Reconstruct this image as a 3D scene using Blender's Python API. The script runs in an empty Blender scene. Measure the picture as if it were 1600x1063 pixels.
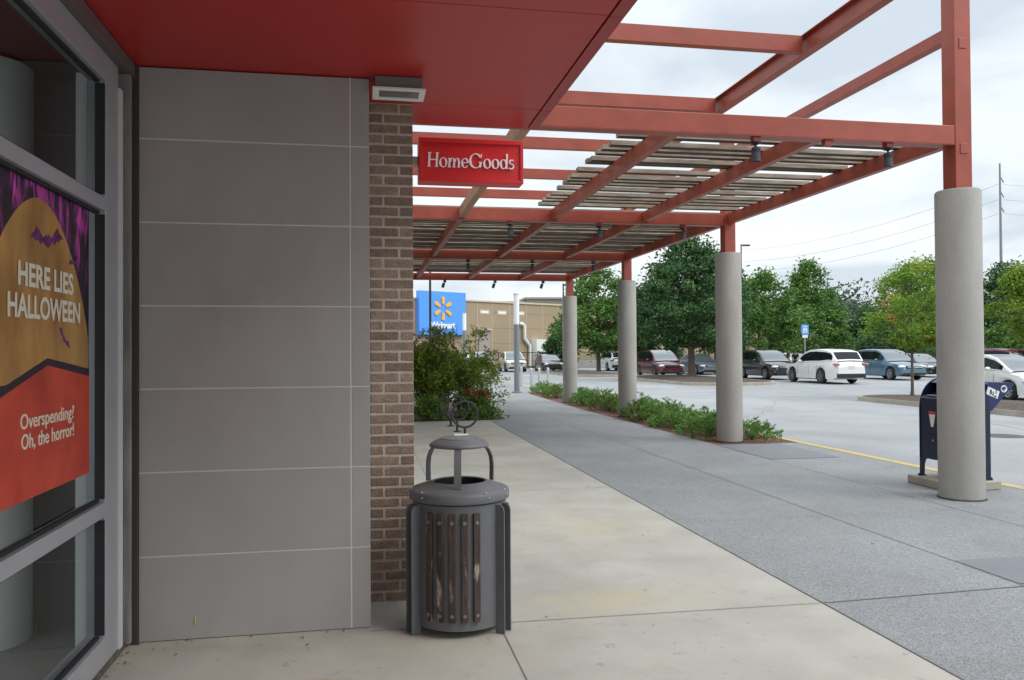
import bpy, bmesh, math, random
from mathutils import Vector, Matrix
PI = math.pi
R = math.radians
sc = bpy.context.scene
col = sc.collection

# ------------------------------------------------------------------ camera
cd = bpy.data.cameras.new('camera')
cam = bpy.data.objects.new('camera', cd); col.objects.link(cam); sc.camera = cam
cd.sensor_width = 36.0; cd.lens = 1258.13 / 1600 * 36.0
cd.clip_start = 0.05; cd.clip_end = 4000
yaw, pit, rol = R(10.3705), R(0.79086), R(-0.3494)
fwd = Vector((math.sin(yaw) * math.cos(pit), math.cos(yaw) * math.cos(pit), math.sin(pit)))
rt = Vector((math.cos(yaw), -math.sin(yaw), 0)); up = rt.cross(fwd)
r2 = rt * math.cos(rol) + up * math.sin(rol); u2 = up * math.cos(rol) - rt * math.sin(rol)
mw = Matrix((r2, u2, -fwd)).transposed().to_4x4(); mw.translation = (0, 0, 1.62)
cam.matrix_world = mw

# ------------------------------------------------------------------ sun, sky, exposure
SUN = Vector((0.72, -0.45, 0.86)).normalized()
sd = bpy.data.lights.new('sun', 'SUN'); sd.energy = 1.3; sd.angle = R(30); sd.color = (1, .965, .91)
so = bpy.data.objects.new('sun', sd); col.objects.link(so)
so.rotation_euler = SUN.to_track_quat('Z', 'Y').to_euler(); so.location = (20, -20, 40)
W = bpy.data.worlds.new("World"); sc.world = W; W.use_nodes = True
def build_world():
    nt = W.node_tree; nt.nodes.clear(); N = nt.nodes.new; L = nt.links.new
    out = N('ShaderNodeOutputWorld'); bg = N('ShaderNodeBackground'); bg.inputs[1].default_value = 0.10
    sky = N('ShaderNodeTexSky'); sky.sky_type = 'NISHITA'; sky.sun_disc = False
    sky.sun_elevation = math.asin(SUN.z); sky.sun_rotation = math.atan2(SUN.x, SUN.y)
    sky.air_density = 1.2; sky.dust_density = 2.0
    tc = N('ShaderNodeTexCoord'); sx = N('ShaderNodeSeparateXYZ'); L(tc.outputs['Generated'], sx.inputs[0])
    def mth(op, a, b=None, clamp=False):
        m = N('ShaderNodeMath'); m.operation = op; m.use_clamp = clamp
        for i, v in enumerate((a, b)):
            if v is None: continue
            if isinstance(v, (int, float)): m.inputs[i].default_value = v
            else: L(v, m.inputs[i])
        return m.outputs[0]
    zc = mth('MAXIMUM', sx.outputs[2], 0.0)
    den = mth('ADD', zc, 0.16)
    cx = mth('DIVIDE', sx.outputs[0], den); cy = mth('DIVIDE', sx.outputs[1], den)
    cb = N('ShaderNodeCombineXYZ'); L(cx, cb.inputs[0]); L(cy, cb.inputs[1])
    n1 = N('ShaderNodeTexNoise'); n1.inputs['Scale'].default_value = 1.0; n1.inputs['Detail'].default_value = 7; n1.inputs['Roughness'].default_value = .52
    n1.inputs['Distortion'].default_value = .4
    L(cb.outputs[0], n1.inputs['Vector'])
    r1 = N('ShaderNodeValToRGB'); L(n1.outputs[0], r1.inputs[0])
    e = r1.color_ramp.elements
    e[0].position = .37; e[0].color = (5.9, 6.65, 7.35, 1); e[1].position = .64; e[1].color = (8.9, 9.2, 9.4, 1)
    em = r1.color_ramp.elements.new(.48); em.color = (7.7, 8.25, 8.7, 1)
    mix = N('ShaderNodeMix'); mix.data_type = 'RGBA'; mix.inputs['Factor'].default_value = .9
    L(sky.outputs[0], mix.inputs['A']); L(r1.outputs[0], mix.inputs['B'])
    # an overcast dome is brighter overhead than near the horizon
    g = mth('ADD', 1.0, mth('MULTIPLY', mth('SMOOTH_MIN', mth('SUBTRACT', zc, .36), .6), 2.6))
    g2 = mth('MAXIMUM', g, 1.0)
    vm = N('ShaderNodeVectorMath'); vm.operation = 'SCALE'; L(mix.outputs['Result'], vm.inputs[0]); L(g2, vm.inputs['Scale'])
    L(vm.outputs[0], bg.inputs[0]); L(bg.outputs[0], out.inputs[0])
build_world()
vs = sc.view_settings
vs.view_transform = 'Standard'; vs.look = 'None'; vs.gamma = 1; vs.exposure = 0.32; vs.use_curve_mapping = False
sc.cycles.max_bounces = 8; sc.cycles.transparent_max_bounces = 12

# ------------------------------------------------------------------ helpers
def tag(o, label=None, cat=None, group=None, kind=None):
    if label: o['label'] = label
    if cat: o['category'] = cat
    if group: o['group'] = group
    if kind: o['kind'] = kind
    return o
def empty(name, label, cat, loc=(0, 0, 0), rz=0, group=None):
    o = bpy.data.objects.new(name, None); col.objects.link(o)
    o.empty_display_size = .2; o.location = loc; o.rotation_euler = (0, 0, rz)
    return tag(o, label, cat, group)
def kids(o): return list(o.children)
def copy_tree(o, parent=None, **kw):
    c = o.copy(); col.objects.link(c)
    if parent is not None: c.parent = parent
    for ch in kids(o): copy_tree(ch, c)
    return c
class MB:
    """collects shapes and links them as ONE mesh object"""
    def __init__(s): s.v = []; s.f = []; s.mi = []; s.cur = 0
    def add(s, vs, fs):
        b = len(s.v); s.v += [tuple(v) for v in vs]
        for f in fs: s.f.append(tuple(i + b for i in f)); s.mi.append(s.cur)
        return s
    def box(s, x0, x1, y0, y1, z0, z1, bev=0):
        if x1 < x0: x0, x1 = x1, x0
        if y1 < y0: y0, y1 = y1, y0
        if bev <= 0:
            v = [(x, y, z) for z in (z0, z1) for y in (y0, y1) for x in (x0, x1)]
            return s.add(v, [(0, 2, 3, 1), (4, 5, 7, 6), (0, 1, 5, 4), (2, 6, 7, 3), (0, 4, 6, 2), (1, 3, 7, 5)])
        bm = bmesh.new(); bmesh.ops.create_cube(bm, size=1)
        for v in bm.verts:
            v.co = Vector(((x0 + x1) / 2 + v.co.x * (x1 - x0), (y0 + y1) / 2 + v.co.y * (y1 - y0), (z0 + z1) / 2 + v.co.z * (z1 - z0)))
        bmesh.ops.bevel(bm, geom=list(bm.edges), offset=bev, segments=2, affect='EDGES', profile=.5)
        return s.bm(bm)
    def bm(s, bm):
        bm.verts.ensure_lookup_table(); bm.verts.index_update()
        s.add([v.co[:] for v in bm.verts], [[v.index for v in f.verts] for f in bm.faces]); bm.free(); return s
    def tube(s, pts, rad, n=8, cap=True, closed=False):
        pts = [Vector(p) for p in pts]; m = len(pts)
        rs = rad if isinstance(rad, (list, tuple)) else [rad] * m
        vs = []; prev = None
        for i, p in enumerate(pts):
            if closed: t = pts[(i + 1) % m] - pts[i - 1]
            else: t = pts[min(i + 1, m - 1)] - pts[max(i - 1, 0)]
            if t.length < 1e-9: t = Vector((0, 0, 1))
            t.normalize()
            if prev is None:
                a = Vector((0, 0, 1)) if abs(t.z) < .9 else Vector((1, 0, 0))
                u = t.cross(a).normalized()
            else:
                u = (prev - t * prev.dot(t)); u = u.normalized() if u.length > 1e-6 else t.orthogonal().normalized()
            prev = u; w = t.cross(u)
            for k in range(n):
                a = 2 * PI * k / n; vs.append(p + (u * math.cos(a) + w * math.sin(a)) * rs[i])
        fs = []
        for i in range(m if closed else m - 1):
            j = (i + 1) % m
            for k in range(n):
                k2 = (k + 1) % n; fs.append((i * n + k, i * n + k2, j * n + k2, j * n + k))
        if cap and not closed:
            fs.append(tuple(reversed(range(n)))); fs.append(tuple((m - 1) * n + k for k in range(n)))
        return s.add(vs, fs)
    def cyl(s, c0, c1, r, n=24, r1=None): return s.tube([c0, c1], [r, r if r1 is None else r1], n)
    def lathe(s, prof, c=(0, 0, 0), n=32, cap=False):
        vs = []; fs = []; m = len(prof)
        for (r, z) in prof:
            for k in range(n):
                a = 2 * PI * k / n; vs.append((c[0] + r * math.cos(a), c[1] + r * math.sin(a), c[2] + z))
        for i in range(m - 1):
            for k in range(n):
                k2 = (k + 1) % n; fs.append((i * n + k, i * n + k2, (i + 1) * n + k2, (i + 1) * n + k))
        if cap:
            fs.append(tuple(reversed(range(n)))); fs.append(tuple((m - 1) * n + k for k in range(n)))
        return s.add(vs, fs)
    def prism(s, poly, fn, d0, d1):
        """poly of (a,b) extruded from d0 to d1; fn(a,b,d)->xyz"""
        n = len(poly)
        vs = [fn(a, b, d0) for a, b in poly] + [fn(a, b, d1) for a, b in poly]
        fs = [tuple(reversed(range(n))), tuple(range(n, 2 * n))] + [(i, (i + 1) % n, n + (i + 1) % n, n + i) for i in range(n)]
        return s.add(vs, fs)
    def ell(s, c, r, n=12, m=8, rot=None):
        vs = []; fs = []
        for i in range(m + 1):
            t = PI * i / m
            for k in range(n):
                a = 2 * PI * k / n
                p = Vector((r[0] * math.sin(t) * math.cos(a), r[1] * math.sin(t) * math.sin(a), r[2] * math.cos(t)))
                if rot: p = rot @ p
                vs.append(Vector(c) + p)
        for i in range(m):
            for k in range(n):
                k2 = (k + 1) % n; fs.append((i * n + k, (i + 1) * n + k, (i + 1) * n + k2, i * n + k2))
        return s.add(vs, fs)
    def build(s, name, mat, parent=None, smooth=None, fix=True, loc=None):
        me = bpy.data.meshes.new(name); me.from_pydata(s.v, [], s.f)
        mats = mat if isinstance(mat, (list, tuple)) else [mat]
        for m in mats: me.materials.append(m)
        if len(mats) > 1: me.polygons.foreach_set('material_index', s.mi)
        if fix:
            bm = bmesh.new(); bm.from_mesh(me)
            bmesh.ops.recalc_face_normals(bm, faces=bm.faces); bm.to_mesh(me); bm.free()
        if smooth is not None:
            me.polygons.foreach_set('use_smooth', [True] * len(me.polygons))
            me.set_sharp_from_angle(angle=R(smooth))
        o = bpy.data.objects.new(name, me); col.objects.link(o)
        if parent is not None: o.parent = parent
        if loc: o.location = loc
        return o
def arc(c, r, a0, a1, n, f): return [f(c[0] + r * math.cos(R(a0 + (a1 - a0) * i / n)), c[1] + r * math.sin(R(a0 + (a1 - a0) * i / n))) for i in range(n + 1)]
def text_mesh(name, body, mat, parent, mat4, w=None, h=None, bold=0.0, depth=.001, align='LEFT'):
    cu = bpy.data.curves.new(name, 'FONT'); cu.body = body; cu.size = 1; cu.extrude = depth; cu.offset = bold; cu.resolution_u = 4
    t = bpy.data.objects.new('tmp', cu); col.objects.link(t); bpy.context.view_layer.update()
    me = bpy.data.meshes.new_from_object(t.evaluated_get(bpy.context.evaluated_depsgraph_get()))
    bpy.data.objects.remove(t)
    xs = [v.co.x for v in me.vertices]; ys = [v.co.y for v in me.vertices]
    x0, x1 = min(xs), max(xs); y0 = 0; y1 = .73
    sx = w / (x1 - x0); sy = h / (y1 - y0)
    for v in me.vertices:
        v.co = mat4 @ Vector(((v.co.x - x0) * sx, (v.co.y - y0) * sy, v.co.z))
    me.materials.clear(); me.materials.append(mat); me.name = name
    o = bpy.data.objects.new(name, me); col.objects.link(o)
    if parent is not None: o.parent = parent
    return o
def frame4(origin, ex, ey):
    ex = Vector(ex).normalized(); ey = Vector(ey).normalized(); ez = ex.cross(ey)
    m = Matrix((ex, ey, ez)).transposed().to_4x4(); m.translation = origin; return m

# ------------------------------------------------------------------ materials
def M(name, base, rough=.6, metal=0, var=.0, vscale=3, vdetail=4, c2=None, speck=0, sscale=200, bump=0, bscale=60, coat=0, spec=.5, stain=None, island=0, stretch=None, emit=0, spots=None):
    m = bpy.data.materials.new(name); m.use_nodes = True
    nt = m.node_tree; N = nt.nodes.new; L = nt.links.new
    b = nt.nodes['Principled BSDF']
    b.inputs['Roughness'].default_value = rough; b.inputs['Metallic'].default_value = metal
    b.inputs['Specular IOR Level'].default_value = spec
    if coat: b.inputs['Coat Weight'].default_value = coat; b.inputs['Coat Roughness'].default_value = .06
    base = tuple(base) + (1,)
    tc = N('ShaderNodeTexCoord'); vec = tc.outputs['Object']
    if stretch:
        mp = N('ShaderNodeMapping'); mp.inputs['Scale'].default_value = stretch; L(vec, mp.inputs[0]); vec = mp.outputs[0]
    colr = None
    def rgb(c):
        n = N('ShaderNodeRGB'); n.outputs[0].default_value = tuple(c)[:3] + (1,); return n.outputs[0]
    def mix(f, a, bb, typ='MIX'):
        n = N('ShaderNodeMix'); n.data_type = 'RGBA'; n.blend_type = typ
        if isinstance(f, (int, float)): n.inputs['Factor'].default_value = f
        else: L(f, n.inputs['Factor'])
        L(a, n.inputs['A']); L(bb, n.inputs['B']); return n.outputs['Result']
    def noise(scale, det=4, rgh=.55, lo=.3, hi=.7, off=0):
        n = N('ShaderNodeTexNoise'); n.inputs['Scale'].default_value = scale; n.inputs['Detail'].default_value = det; n.inputs['Roughness'].default_value = rgh
        v = vec
        if off:
            mp = N('ShaderNodeMapping'); mp.inputs['Location'].default_value = (off, off * 2, off * 3); L(vec, mp.inputs[0]); v = mp.outputs[0]
        L(v, n.inputs['Vector'])
        r = N('ShaderNodeMapRange'); r.inputs['From Min'].default_value = lo; r.inputs['From Max'].default_value = hi; L(n.outputs[0], r.inputs[0]); return r.outputs[0]
    colr = rgb(base)
    if c2 is not None: colr = mix(noise(vscale, vdetail), colr, rgb(c2))
    if var:
        f = noise(vscale * 1.7, vdetail, off=5)
        colr = mix(f, mix(1.0, colr, rgb([1 - var] * 3), 'MULTIPLY'), mix(1.0, colr, rgb([1 + var] * 3), 'MULTIPLY'))
    if speck:
        v = N('ShaderNodeTexVoronoi'); v.inputs['Scale'].default_value = sscale; L(vec, v.inputs['Vector'])
        sp = N('ShaderNodeSeparateColor'); L(v.outputs['Color'], sp.inputs[0])
        colr = mix(sp.outputs[0], mix(1.0, colr, rgb([1 - speck] * 3), 'MULTIPLY'), mix(1.0, colr, rgb([1 + speck] * 3), 'MULTIPLY'))
    if stain:
        for (c, sc_, lo, hi, amt) in stain:
            f = noise(sc_, 5, .6, lo, hi, off=sc_ * 3.1)
            k = N('ShaderNodeMath'); k.operation = 'MULTIPLY'; k.use_clamp = True; L(f, k.inputs[0]); k.inputs[1].default_value = amt
            cl = N('ShaderNodeMath'); cl.operation = 'MAXIMUM'; L(k.outputs[0], cl.inputs[0]); cl.inputs[1].default_value = 0
            colr = mix(cl.outputs[0], colr, rgb(c))
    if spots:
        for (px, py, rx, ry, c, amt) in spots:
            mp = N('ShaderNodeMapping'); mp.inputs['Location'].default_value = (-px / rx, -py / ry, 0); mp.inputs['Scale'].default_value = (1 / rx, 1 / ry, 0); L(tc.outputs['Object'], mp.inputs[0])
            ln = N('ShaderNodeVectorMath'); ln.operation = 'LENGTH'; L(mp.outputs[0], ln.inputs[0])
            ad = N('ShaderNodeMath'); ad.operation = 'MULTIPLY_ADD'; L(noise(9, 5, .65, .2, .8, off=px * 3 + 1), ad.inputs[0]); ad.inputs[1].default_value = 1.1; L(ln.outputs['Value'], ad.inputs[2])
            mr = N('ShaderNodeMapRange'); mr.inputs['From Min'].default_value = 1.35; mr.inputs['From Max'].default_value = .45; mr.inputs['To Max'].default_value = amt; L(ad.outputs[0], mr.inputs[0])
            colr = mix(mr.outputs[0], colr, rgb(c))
    if island:
        g = N('ShaderNodeNewGeometry')
        colr = mix(g.outputs['Random Per Island'], mix(1.0, colr, rgb([1 - island] * 3), 'MULTIPLY'), mix(1.0, colr, rgb([1 + island] * 3), 'MULTIPLY'))
    L(colr, b.inputs['Base Color'])
    if bump:
        n = N('ShaderNodeTexNoise'); n.inputs['Scale'].default_value = bscale; n.inputs['Detail'].default_value = 5; L(vec, n.inputs['Vector'])
        bp = N('ShaderNodeBump'); bp.inputs['Strength'].default_value = bump; bp.inputs['Distance'].default_value = .01
        L(n.outputs[0], bp.inputs['Height']); L(bp.outputs[0], b.inputs['Normal'])
    if emit:
        b.inputs['Emission Color'].default_value = base; b.inputs['Emission Strength'].default_value = emit
    return m
def leaf_mat(name, ca, cb, rough=.5, trans=.22, scale=.8, third=None):
    m = bpy.data.materials.new(name); m.use_nodes = True; nt = m.node_tree; N = nt.nodes.new; L = nt.links.new
    b = nt.nodes['Principled BSDF']; b.inputs['Roughness'].default_value = rough; b.inputs['Specular IOR Level'].default_value = .35
    tc = N('ShaderNodeTexCoord'); no = N('ShaderNodeTexNoise'); no.inputs['Scale'].default_value = scale; no.inputs['Detail'].default_value = 3
    L(tc.outputs['Object'], no.inputs['Vector'])
    g = N('ShaderNodeNewGeometry')
    ad = N('ShaderNodeMath'); ad.operation = 'ADD'; L(no.outputs[0], ad.inputs[0])
    ml = N('ShaderNodeMath'); ml.operation = 'MULTIPLY'; L(g.outputs['Random Per Island'], ml.inputs[0]); ml.inputs[1].default_value = .5; L(ml.outputs[0], ad.inputs[1])
    r = N('ShaderNodeValToRGB'); L(ad.outputs[0], r.inputs[0]); e = r.color_ramp.elements
    e[0].position = .45; e[0].color = tuple(ca) + (1,); e[1].position = .95; e[1].color = tuple(cb) + (1,)
    cout = r.outputs[0]
    if third:
        n3 = N('ShaderNodeTexNoise'); n3.inputs['Scale'].default_value = third[2]; n3.inputs['Detail'].default_value = 1; L(tc.outputs['Object'], n3.inputs['Vector'])
        mr = N('ShaderNodeMapRange'); mr.inputs['From Min'].default_value = third[0]; mr.inputs['From Max'].default_value = third[0] + .06; L(n3.outputs[0], mr.inputs[0])
        mm = N('ShaderNodeMix'); mm.data_type = 'RGBA'; L(mr.outputs[0], mm.inputs['Factor']); L(cout, mm.inputs['A']); mm.inputs['B'].default_value = tuple(third[1]) + (1,); cout = mm.outputs['Result']
    L(cout, b.inputs['Base Color'])
    t = N('ShaderNodeBsdfTranslucent'); L(cout, t.inputs[0])
    mx = N('ShaderNodeMixShader'); mx.inputs[0].default_value = trans; L(b.outputs[0], mx.inputs[1]); L(t.outputs[0], mx.inputs[2])
    L(mx.outputs[0], nt.nodes['Material Output'].inputs[0]); return m
def glass_mat(name, tint=(.75, .82, .8), refl=1.0):
    m = bpy.data.materials.new(name); m.use_nodes = True; nt = m.node_tree; N = nt.nodes.new; L = nt.links.new; nt.nodes.clear()
    out = N('ShaderNodeOutputMaterial'); tr = N('ShaderNodeBsdfTransparent'); tr.inputs[0].default_value = tuple(tint) + (1,)
    gl = N('ShaderNodeBsdfGlossy'); gl.inputs['Roughness'].default_value = .015
    fr = N('ShaderNodeFresnel'); fr.inputs[0].default_value = 1.5
    mu = N('ShaderNodeMath'); mu.operation = 'MULTIPLY'; mu.inputs[1].default_value = refl; L(fr.outputs[0], mu.inputs[0])
    mx = N('ShaderNodeMixShader'); L(mu.outputs[0], mx.inputs[0]); L(tr.outputs[0], mx.inputs[1]); L(gl.outputs[0], mx.inputs[2]); L(mx.outputs[0], out.inputs[0])
    return m

m_asphalt = M('asphalt', (.262, .272, .278), .85, var=.12, vscale=.35, speck=.22, sscale=130, bump=.25, bscale=120, stain=[((.22, .23, .235), .23, .52, .75, .6), ((.10, .10, .105), 1.1, .70, .80, .55), ((.37, .37, .37), .12, .5, .7, .5)])
m_agg = M('exposed aggregate', (.232, .242, .247), .8, var=.10, vscale=.6, speck=.42, sscale=150, bump=.5, bscale=170, stain=[((.155, .16, .165), .5, .55, .8, .5), ((.27, .25, .22), .8, .62, .8, .35), ((.11, .115, .12), 8, .665, .70, .5), ((.18, .18, .18), 1.9, .55, .75, .4)])
m_smooth = M('smooth grey concrete', (.17, .18, .195), .7, var=.06, vscale=2, speck=.08, sscale=200)
m_conc = M('pale walkway concrete', (.385, .372, .328), .75, var=.12, vscale=.9, speck=.07, sscale=260, bump=.08, bscale=90,
           stain=[((.40, .34, .22), .55, .56, .78, .55), ((.28, .27, .25), .9, .58, .8, .45), ((.22, .21, .19), 7, .66, .78, .6), ((.30, .19, .09), 1.3, .72, .84, .7), ((.23, .22, .20), 11, .655, .69, .55), ((.30, .285, .245), 2.6, .5, .72, .45)],
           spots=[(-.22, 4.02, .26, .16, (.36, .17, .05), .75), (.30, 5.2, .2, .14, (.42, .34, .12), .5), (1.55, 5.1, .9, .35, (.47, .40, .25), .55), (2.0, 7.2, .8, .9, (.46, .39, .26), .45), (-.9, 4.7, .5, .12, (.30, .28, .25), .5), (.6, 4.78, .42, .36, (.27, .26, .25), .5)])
m_joint = M('dark joint filler', (.14, .14, .14), .9)  # plain dark grey of paving joints and sealed cracks
m_kerb = M('kerb concrete', (.36, .33, .28), .85, var=.15, vscale=1.5, speck=.1, sscale=120, stain=[((.2, .18, .15), 1.3, .5, .75, .6)])
m_yellow = M('worn yellow paint', (.50, .37, .13), .7, var=.1, vscale=4, stain=[((.33, .32, .28), 5, .56, .66, .8)])
m_white_line = M('worn white paint', (.62, .63, .63), .7, stain=[((.32, .33, .34), 3, .48, .66, .8)])
m_mulch = M('red wood mulch', (.20, .075, .055), .95, c2=(.11, .055, .045), vscale=12, speck=.55, sscale=45, bump=1, bscale=40)
m_mulch2 = M('brown mulch', (.075, .055, .042), .95, var=.2, vscale=4, speck=.5, sscale=30, bump=1, bscale=30)
m_dirt = M('dirt and grass', (.10, .12, .06), .95, c2=(.06, .09, .03), vscale=.1, var=.2)
m_lawn = M('lawn', (.10, .19, .035), .95, c2=(.075, .15, .03), vscale=.5, var=.2, speck=.3, sscale=20)
m_col = M('cast concrete column', (.33, .32, .295), .8, var=.10, vscale=2.2, speck=.07, sscale=220, bump=.12, bscale=60, stretch=(1, 1, .35), stain=[((.24, .22, .19), 1.8, .55, .8, .45), ((.40, .37, .30), 1.1, .6, .8, .4), ((.17, .16, .14), 34, .70, .76, .5), ((.25, .235, .205), .5, .5, .7, .4)])
m_red = M('weathered red steel paint', (.32, .060, .034), .42, var=.14, vscale=2.5, bump=.02, bscale=30, spec=.6, stain=[((.27, .085, .06), 1.7, .55, .8, .5)])
m_tanbeam = M('bleached beam paint', (.42, .24, .15), .55, var=.15, vscale=3)
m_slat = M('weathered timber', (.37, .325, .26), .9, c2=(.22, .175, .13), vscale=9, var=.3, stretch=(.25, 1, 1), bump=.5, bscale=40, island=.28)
m_slatb = M('brown timber darkened for shade', (.105, .068, .043), .85, c2=(.06, .04, .027), vscale=7, var=.25, stretch=(.25, 1, 1), bump=.3, bscale=40)  # slat undersides: shade put into a darker brown
m_soffit = M('glossy red metal panel', (.46, .024, .020), .36, var=.05, vscale=1.2, spec=.45)
m_soffit2 = M('red trim metal', (.36, .02, .022), .4)
m_dark = M('dark gap', (.045, .043, .04), .9)
m_panel = M('grey fibre cement panel', (.33, .322, .312), .72, var=.035, vscale=3, bump=.05, bscale=140, stretch=(1, 1, .5), island=.03, stain=[((.26, .255, .245), 2.0, .62, .82, .4), ((.16, .155, .15), 14, .72, .8, .35), ((.33, .32, .31), 5, .68, .78, .25), ((.24, .232, .222), 3.1, .58, .78, .35)],
    spots=None)
m_caulk = M('pale joint bead', (.62, .61, .60), .6)
m_brick = M('brown brick', (.30, .215, .162), .88, c2=(.215, .155, .118), vscale=14, var=.15, speck=.2, sscale=160, bump=.6, bscale=80, island=.22)
m_mortar = M('mortar', (.50, .45, .385), .95, var=.12, vscale=20, bump=.6, bscale=120)
m_alu = M('silver aluminium frame', (.42, .43, .46), .42, metal=.35, var=.05, vscale=3)
m_alu2 = M('pale sealant strip', (.55, .56, .55), .55)
m_gasket = M('black gasket', (.012, .013, .014), .6)
m_glass = glass_mat('shop window glass', (.95, .98, .97), .9)
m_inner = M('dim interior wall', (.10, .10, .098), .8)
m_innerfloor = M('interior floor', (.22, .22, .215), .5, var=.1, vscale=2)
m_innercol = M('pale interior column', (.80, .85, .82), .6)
m_iron = M('charcoal powder coat', (.125, .128, .135), .48, var=.06, vscale=6, bump=.03, bscale=200, spec=.4, stain=[((.13, .135, .14), 4, .6, .8, .4)])
m_ironblack = M('black edge paint', (.018, .018, .02), .5)
m_woodslat = M('dark worn recycled slat', (.034, .026, .024), .75, c2=(.06, .04, .033), vscale=10, var=.4, stretch=(1, 1, .3), island=.35, stain=[((.34, .29, .24), 11, .57, .66, .85), ((.15, .08, .05), 6, .55, .66, .6)], bump=.4, bscale=60)
m_bolt = M('dull bolt', (.22, .22, .22), .45, metal=.6)
m_sticker = M('white sticker', (.75, .75, .74), .5)
m_liner = M('black liner', (.008, .008, .009), .5)
m_signred = M('bright red sign face', (.62, .018, .022), .38, var=.03, vscale=2)
m_white = M('white lettering', (.86, .86, .88), .4)
m_greymetal = M('galvanised bracket', (.5, .5, .5), .4, metal=.7)
m_blackmetal = M('black lamp metal', (.022, .025, .03), .42)
m_spot = M('slate grey spotlight', (.055, .065, .08), .38, spec=.6)
m_rack = M('dark bike rack coating', (.045, .042, .040), .45, var=.1, vscale=9)
m_mail = M('navy mailbox paint', (.008, .014, .048), .34, spec=.5, var=.06, vscale=5)
m_mailblue = M('brighter blue mailbox paint', (.013, .027, .11), .36)
m_blue = M('sign blue', (.09, .33, .88), .45)
m_spark = M('yellow letter plastic', (.90, .45, .03), .5)
m_tan = M('tan wall panels', (.36, .275, .19), .85, var=.05, vscale=.35)
m_mauve = M('mauve tan wall panels', (.37, .275, .215), .85, var=.05, vscale=.35)
m_trim = M('pale wall trim', (.55, .47, .36), .7)
m_whitemetal = M('white painted metal', (.78, .78, .77), .4)
m_lens = M('white lamp lens', (.85, .87, .88), .35)
m_steelgrey = M('grey painted pole', (.20, .23, .26), .4)
m_stainless = M('brushed bollard steel', (.55, .56, .57), .35, metal=.6)
m_wallgrey = M('grey block wall', (.30, .29, .28), .9, var=.1, vscale=.8)
m_farwall = M('pale stucco', (.42, .39, .34), .85)
m_farbrick = M('far brick wall', (.26, .15, .11), .9)
m_roofgrey = M('grey roof', (.38, .38, .39), .8)
m_bark = M('grey brown bark', (.14, .11, .085), .9, var=.25, vscale=8, bump=.8, bscale=40, stretch=(1, 1, .3))
m_wire = M('power cable', (.35, .37, .40), .6)
m_polewood = M('weathered steel pole', (.26, .27, .28), .7)
m_tyre = M('tyre rubber', (.012, .012, .012), .75)
m_rim = M('alloy rim', (.48, .49, .5), .3, metal=.8)
m_rimdark = M('dark alloy rim', (.30, .30, .31), .3, metal=.7)
m_carglass = M('tinted car glass', (.010, .012, .014), .04, spec=.22)
m_windscreen = M('windscreen glass', (.07, .09, .095), .03, spec=1.0, coat=.6)
m_carblack = M('black car plastic', (.012, .012, .013), .45)
m_chrome = M('chrome', (.72, .73, .74), .15, metal=1)
m_headlight = M('clear headlight', (.62, .64, .65), .1, spec=.9, coat=1)
m_amber = M('amber lens', (.55, .13, .03), .2)
m_taillight = M('red tail light', (.38, .01, .012), .15, coat=1)
m_plate = M('licence plate', (.62, .62, .60), .5)
def paint(name, c, metal=.0, rough=.28): return M(name, c, rough, metal=metal, coat=.9, spec=.5)
m_skin = M('skin', (.45, .27, .2), .6)
m_hair1 = M('dark hair', (.03, .02, .015), .7); m_hair2 = M('auburn hair', (.16, .06, .03), .7)
m_cloth = M('black cloth', (.015, .015, .018), .85); m_jeans = M('dark denim', (.05, .06, .09), .9)

# ------------------------------------------------------------------ ground
ROAD = -.13; YB = 4.81
def sheet(name, poly, z, mat, label=None, kind='structure', thick=0):
    mb = MB()
    if thick: mb.prism(poly, lambda a, b, d: (a, b, d), z - thick, z)
    else: mb.add([(a, b, z) for a, b in poly], [tuple(range(len(poly)))])
    o = mb.build(name, mat); o['kind'] = kind
    if label: o['label'] = label
    return o
def rect(x0, x1, y0, y1): return [(x0, y0), (x1, y0), (x1, y1), (x0, y1)]
sheet('ground', rect(-1500, 1500, -1500, 1500), ROAD - .03, m_dirt)
sheet('parking_lot', rect(-30, 140, -60, 78.0), ROAD, m_asphalt)
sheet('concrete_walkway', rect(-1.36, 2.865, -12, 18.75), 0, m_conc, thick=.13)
sheet('aggregate_pavement', [(2.875, -12), (7.4, -12), (7.4, 12.9), (5.9, 12.9), (5.9, 22), (6.1, 29.5), (6.4, 31.6), (7.4, 31.6), (8.7, 33.2), (8.7, 37.5), (7.8, 42.4), (8.7, 54), (2.875, 54)], 0, m_agg, thick=.14)
for i, p in enumerate((rect(5.88, 7.0, 11.0, 12.85), rect(4.42, 6.2, 4.83, 5.46))):
    sheet('smooth_paving_band', p, .0045, m_smooth)
jm = MB()
def jl(x0, y0, x1, y1, w=.012, z=.004):
    d = Vector((x1 - x0, y1 - y0)); n = Vector((-d.y, d.x)).normalized() * w / 2
    jm.add([(x0 + n.x, y0 + n.y, z), (x0 - n.x, y0 - n.y, z), (x1 - n.x, y1 - n.y, z), (x1 + n.x, y1 + n.y, z)], [(0, 1, 2, 3)])
jl(2.87, -12, 2.87, 18.75, .012); jl(.78, -12, .78, 18.7, .005); jl(.03, 4.765, 2.86, 4.72, .006)
jl(2.86, 9.2, .79, 9.2, .006); jl(2.86, 14, .79, 14, .006)
jl(4.41, -12, 4.41, 30, .008); jl(5.87, -12, 5.87, 12.9, .008)
jl(2.88, 4.72, 4.41, 4.78, .012)
for y in (7.16, 9.6, 15.0, 18.2, 21.6, 25): jl(2.88, y, 5.86, y, .004)
o = jm.build('paving_joints', m_joint, fix=False); o['kind'] = 'structure'
kb = MB(); kb.box(7.405, 7.56, -12, 58, ROAD - .1, -.003, .012); o = kb.build('kerb', m_kerb); o['kind'] = 'structure'
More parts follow.
